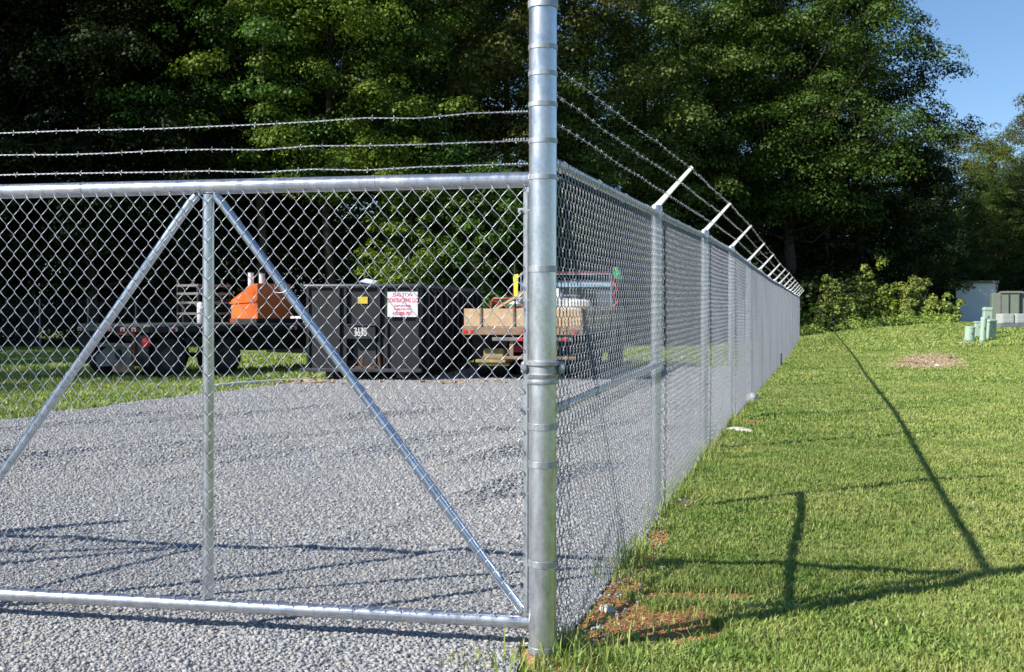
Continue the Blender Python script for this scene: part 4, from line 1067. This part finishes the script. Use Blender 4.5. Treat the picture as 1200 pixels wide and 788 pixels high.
def make_tree(seed, H, R_, cb, nmaj, nsub, per, leaf, trunk_r, flat=.6, lean=0., profile='oval', clump=.95):
    rg = np.random.default_rng(seed)
    m = MB(); n = 9
    tp = [np.array([0, 0, -.2])]; w = rg.normal(0, .12, (n, 2)).cumsum(0)
    for i in range(1, n): tp.append(np.array([w[i, 0] + lean * i / n, w[i, 1], H * .93 * i / (n - 1)]))
    tp = np.array(tp)
    m.tube([tuple(p) for p in tp], [trunk_r * (1 - .85 * (i / (n - 1)) ** .8) for i in range(n)], 10)
    def trunk_at(z): return np.array([np.interp(z, tp[:, 2], tp[:, k]) for k in range(3)])
    cs = []; rs = []
    for i in range(nmaj):
        u = (i + rg.random()) / nmaj
        z = cb + (H - cb) * u
        if profile == 'oval': rr = R_ * (math.sin(math.pi * min(1, (u * .86 + .12))) ** .6)
        elif profile == 'cone': rr = R_ * (1.02 - u) ** .8
        else: rr = R_ * (math.sin(math.pi * min(1, (u * .7 + .28))) ** .5)
        rr *= rg.uniform(.22, 1.1); a = i * 2.399 + rg.normal(0, .4)
        c = trunk_at(z) + np.array([math.cos(a) * rr, math.sin(a) * rr, rg.normal(0, .4)])
        cs.append(c); rs.append(clump * rg.uniform(.75, 1.35))
        s0 = trunk_at(max(cb * .6, z - rr * .55)); mid = (s0 + c) / 2 + np.array([0, 0, -.12 * rr]) + rg.normal(0, .2, 3)
        lr = trunk_r * .2 * (1 - .6 * u)
        m.tube([tuple(s0), tuple(mid), tuple(c)], [lr, lr * .65, lr * .2], 6, False)
        for k in range(nsub):
            q = c + rg.normal(0, 1, 3) * np.array([.9, .9, .5]) * clump; cs.append(q); rs.append(clump * rg.uniform(.5, 1.0))
            if k < 2: m.tube([tuple(mid * .4 + c * .6), tuple((c + q) / 2 + rg.normal(0, .1, 3)), tuple(q)], [lr * .4, lr * .25, lr * .08], 4, False)
    V, F = crown_cloud(np.array(cs), np.array(rs), per, leaf, flat, rg)
    tm = bpy.data.meshes.new('trunk'); tm.from_pydata(m.v, [], m.f); tm.update(); tm.polygons.foreach_set('use_smooth', [True] * len(tm.polygons)); tm.materials.append(MAT['bark'])
    cm = mesh_np('crown', V, F)
    return tm, cm
PROTO = {}
PROTO['oak'] = make_tree(1, 17, 5.0, 2.5, 66, 4, 170, .145, .26, clump=1.08)
PROTO['maple'] = make_tree(2, 16, 4.4, 1.8, 62, 4, 170, .14, .22, clump=1.0, flat=.5)
PROTO['poplar'] = make_tree(3, 20, 4.2, 6.0, 64, 4, 170, .145, .26, clump=1.05)
PROTO['tall_maple'] = make_tree(12, 17, 4.5, 6.2, 62, 4, 170, .14, .22, clump=1.0, flat=.5)
PROTO['big'] = make_tree(4, 20, 6.0, 5.5, 120, 4, 200, .14, .34, clump=1.2)
PROTO['locust'] = make_tree(5, 15, 4.2, 3.0, 60, 3, 90, .14, .2, flat=.4, clump=1.0)
PROTO['small'] = make_tree(6, 8, 2.6, .8, 34, 4, 110, .14, .12, clump=.7)
CM = {}
def crown_mesh(kind, leaf):
    k = (kind, leaf)
    if k not in CM:
        me = PROTO[kind][1].copy(); me.materials.clear(); me.materials.append(MAT[leaf]); CM[k] = me
    return CM[k]
def tree(kind, leaf, px, Y, s=1., label='', group=None, X=None, rz_=None, sz=1., zoff=0.):
    x = at_px(px, Y) if X is None else X
    e = empty('tree', (x, Y, g(x, Y) + zoff), random.uniform(0, 6.28) if rz_ is None else rz_, label, 'tree', group)
    e.scale = (s, s, s * sz)
    a = bpy.data.objects.new('trunk', PROTO[kind][0]); COL.objects.link(a); a.parent = e
    b_ = bpy.data.objects.new('crown', crown_mesh(kind, leaf)); COL.objects.link(b_); b_.parent = e
    return e
# deep shaded wood on the left, behind the trailer
G1 = 'trees of the shaded wood behind the trailer'
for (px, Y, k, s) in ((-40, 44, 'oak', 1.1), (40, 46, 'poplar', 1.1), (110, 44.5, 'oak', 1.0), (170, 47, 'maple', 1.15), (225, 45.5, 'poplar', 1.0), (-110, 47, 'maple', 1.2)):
    tree(k, 'leaf_shade', px, Y, s, 'dark tree in the deeply shaded wood behind the flatbed trailer', G1)
# sunlit front row
tree('tall_maple', 'leaf_a', 300, 45, 1.05, 'sunlit mid-green tree rising above the orange hopper')
tree('tall_maple', 'leaf_c', 385, 44.5, .98, 'yellow-green maple with layered boughs above the dumpster')
tree('poplar', 'leaf_a', 440, 47.5, 1.0, 'tall green tree behind the yellow-green maple')
tree('oak', 'leaf_b', 520, 51, 1.15, 'olive oak with sunlit upper crown left of the gate post')
tree('oak', 'leaf_b', 590, 53.5, 1.2, 'olive tree standing directly behind the gate post')
tree('small', 'leaf_c', 480, 43.5, .8, 'small bright green sapling behind the dumpster')
tree('small', 'leaf_a', 565, 43.8, .9, 'low leafy tree behind the board-sided truck')
tree('oak', 'leaf_b', 690, 54, 1.12, 'brownish olive tree right of the gate post with sky gaps')
tree('small', 'leaf_a', 690, 48, .9, 'low green tree seen through the fence mesh by the truck cab')
tree('maple', 'leaf_b', 760, 58, 1.15, 'olive tree just left of the biggest dark tree')
tree('big', 'leaf_a', 925, 60, 1.12, 'biggest dark green spreading tree beyond the end of the fence')
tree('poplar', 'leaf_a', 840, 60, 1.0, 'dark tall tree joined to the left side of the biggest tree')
tree('small', 'leaf_shade', 800, 57, 1.2, 'dark low tree under the barbed wire arms')
tree('oak', 'leaf_shade', 1005, 63, 1.12, 'added tree with shade-darkened leaves behind the right side of the biggest tree')  # added: its dark crown gives the shaded half of the biggest tree
tree('small', 'leaf_shade', 985, 60, 1.25, 'added low tree with shade-darkened leaves in front of the biggest trunk')  # added: dark leaves carry the shade beneath the biggest crown
tree('small', 'leaf_shade', 1062, 62, 1.1, 'dark low-branched tree left of the pale shed')
# further right
tree('locust', 'leaf_b', 1110, 84, 1.0, 'feathery blue-green tree against the sky right of the biggest tree', sz=.98)
tree('maple', 'leaf_c', 1165, 92, .9, 'yellow-tinged tree below the open sky at right')
tree('oak', 'leaf_b', 1215, 88, 1.02, 'green tree cut by the right border of the picture')
tree('maple', 'leaf_a', 1150, 76, .62, 'low dark tree above the pale shed roof')
tree('oak', 'leaf_shade', 1205, 78, .62, 'low dark tree behind the olive cabinet')
tree('maple', 'leaf_a', 1060, 80, .8, 'green tree between the biggest tree and the feathery one')
# hinter rows
G2 = 'trees of the wood behind the front row'
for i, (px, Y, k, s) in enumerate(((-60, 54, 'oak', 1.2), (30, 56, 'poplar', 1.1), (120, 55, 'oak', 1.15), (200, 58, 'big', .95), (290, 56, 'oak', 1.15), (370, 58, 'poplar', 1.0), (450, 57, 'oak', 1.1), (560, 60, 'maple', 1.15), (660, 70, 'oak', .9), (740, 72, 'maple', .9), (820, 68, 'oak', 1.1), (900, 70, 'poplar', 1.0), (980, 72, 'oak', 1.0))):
    tree(k, 'leaf_shade' if i % 2 else 'leaf_a', px, Y, s, 'tree deep in the wood behind the front row of trees', G2)
# unseen trees past the left edge, mostly added to throw shade on the wood
G3 = 'unseen shading trees at the left of the yard'
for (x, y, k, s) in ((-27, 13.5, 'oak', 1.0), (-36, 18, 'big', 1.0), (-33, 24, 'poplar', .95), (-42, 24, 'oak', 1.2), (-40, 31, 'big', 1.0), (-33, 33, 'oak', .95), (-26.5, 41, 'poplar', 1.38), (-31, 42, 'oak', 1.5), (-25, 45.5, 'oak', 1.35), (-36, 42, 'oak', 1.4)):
    tree(k, 'leaf_shade', 0, y, s, 'unseen tall tree on the left side of the yard, placed to shade the wood', G3, X=x)

# shrubs and undergrowth
def bush_mesh(seed, w, d, h, nc, per, leaf):
    rg = np.random.default_rng(seed)
    ns = 13; sx = rg.normal(0, w * .5, ns); sy = rg.normal(0, d * .4, ns)
    sh_ = h * rg.uniform(.35, 1.15, ns) * np.exp(-.35 * (sx / w) ** 2); lx_ = rg.normal(0, .25, ns)
    k = rg.integers(0, ns, nc); u = rg.random(nc) ** .8
    c = np.stack([sx[k] + lx_[k] * u * sh_[k] + rg.normal(0, .13, nc), sy[k] + rg.normal(0, .13, nc), u * sh_[k]], 1)
    V, F = crown_cloud(c, rg.uniform(.16, .42, nc) * (1.25 - .6 * u), per, leaf, .9, rg)
    return mesh_np('foliage', V, F)
def bush(name, px, Y, w, d, h, leaf, label, seed, nc=60, per=44, ls=.13, X=None, group=None):
    x = at_px(px, Y) if X is None else X
    e = empty(name, (x, Y, g(x, Y)), 0, label, 'bush', group)
    link_mesh('foliage', bush_mesh(seed, w, d, h, nc, per, ls), leaf, e)
    m = MB(); rg = random.Random(seed)
    for i in range(6):
        a = rg.uniform(0, 6.28); m.tube([(0, 0, -.1), (math.cos(a) * w * .2, math.sin(a) * d * .2, h * .4), (math.cos(a) * w * .4, math.sin(a) * d * .4, h * .8)], [.03, .02, .006], 5, False)
    m.build('stem', 'bark', e)
    return e
bush('shrub', 975, 53.5, 1.1, 1.0, 3.0, 'leaf_s', 'tall vine-covered shrub rising nearest the end of the fence', 101, 110)
bush('shrub', 1010, 52.5, 1.8, 1.2, 1.9, 'leaf_s', 'broad light green bramble mound between tall shrubs', 102, 160)
bush('shrub', 1045, 53, 1.3, 1.0, 2.3, 'leaf_c', 'rounded yellow-green bush in the middle of the brush', 103, 120)
bush('shrub', 1075, 52.5, 1.2, 1.0, 2.0, 'leaf_s', 'light green bush with upright shoots before the dark trees', 104, 120)
bush('shrub', 1092, 51.5, 1.0, .9, 1.3, 'leaf_s', 'low green bush sloping down towards the pale shed', 105, 110)
bush('shrub', 955, 53, .9, .9, 1.3, 'leaf_a', 'low dark weed clump at the very end of the fence', 106, 80)
# weeds fringe as stuff
cs = []; 
for i in range(260):
    px = random.uniform(940, 1115); Y = random.uniform(49.3, 52); x = at_px(px, Y); cs.append((x, Y, g(x, Y) + random.uniform(.05, .32)))
V, F = crown_cloud(np.array(cs), np.random.default_rng(5).uniform(.15, .38, len(cs)), 34, .10, .9)
tag(link_mesh('weed_fringe', mesh_np('weed_fringe', V, F), 'leaf_s'), 'ragged fringe of tall weeds along the foot of the brush', 'weeds', kind='stuff')
cs = []
for i in range(900):
    X_ = random.uniform(-42, 16); Y = random.uniform(45, 60) + (4 if X_ > 8 else 0); cs.append((X_, Y, random.uniform(.1, 2.6)))
for i in range(260):
    X_ = random.uniform(16, 46); Y = random.uniform(70, 84); cs.append((X_, Y, .6 + random.uniform(.1, 3.2)))
V, F = crown_cloud(np.array(cs), np.random.default_rng(6).uniform(.5, 1.2, len(cs)), 70, .2, .8)
tag(link_mesh('undergrowth', mesh_np('undergrowth', V, F), 'leaf_shade'), 'undergrowth with shade-darkened leaves filling the floor of the wood', 'undergrowth', kind='stuff')
# distant wood closing the view
cs = []
for i in range(2600):
    a = random.uniform(-.62, .66); Rr = random.uniform(95, 112); x = Rr * math.sin(a); y = Rr * math.cos(a)
    cs.append((x, y, random.uniform(.5, 11.5) * (1 if x < 15 else .9)))
V, F = crown_cloud(np.array(cs), np.random.default_rng(8).uniform(1.2, 2.4, len(cs)), 70, .5, .8)
tag(link_mesh('distant_wood', mesh_np('distant_wood', V, F), 'leaf_shade'), 'far-off wood closing the view behind all the trees', 'wood', kind='stuff')

# ------------------------------------------------------------------ light, sky, camera
EL = R(36.4); sv = np.array([-.877, -.48])
w = bpy.data.worlds.new('World'); scene.world = w; w.use_nodes = True
nt = w.node_tree; bg = nt.nodes['Background']
sky = nt.nodes.new('ShaderNodeTexSky'); sky.sky_type = 'NISHITA'; sky.sun_disc = False
sky.sun_elevation = EL; sky.sun_rotation = math.atan2(sv[0], sv[1]); sky.altitude = 100; sky.air_density = 1.0; sky.dust_density = .0; sky.ozone_density = 6.0
nt.links.new(sky.outputs[0], bg.inputs[0]); bg.inputs[1].default_value = .092
sun = bpy.data.lights.new('sun', 'SUN'); sun.energy = 4.9; sun.angle = R(.53); sun.color = (1, .95, .87)
so = bpy.data.objects.new('sun', sun); COL.objects.link(so)
d = Vector((sv[0] * math.cos(EL), sv[1] * math.cos(EL), math.sin(EL)))
so.rotation_euler = d.to_track_quat('Z', 'Y').to_euler(); so.location = (-20, -10, 30)

cam = bpy.data.cameras.new('camera'); co = bpy.data.objects.new('camera', cam); COL.objects.link(co)
cam.sensor_width = 36; cam.lens = 36 * 1344 / 1200; cam.clip_end = 5000; cam.clip_start = .05
co.location = (0, 0, 1.32); co.rotation_euler = (R(90 - 1.19), 0, 0)
cam.dof.use_dof = True; cam.dof.focus_distance = 5.4; cam.dof.aperture_fstop = 10
scene.camera = co
scene.view_settings.view_transform = 'Standard'; scene.view_settings.look = 'None'; scene.view_settings.gamma = 1
scene.view_settings.exposure = 0.62
scene.render.engine = 'CYCLES'
scene.cycles.max_bounces = 6; scene.cycles.diffuse_bounces = 3; scene.cycles.glossy_bounces = 3; scene.cycles.transmission_bounces = 3
scene.cycles.use_denoising = True
scene.render.resolution_x = 1024; scene.render.resolution_y = 672
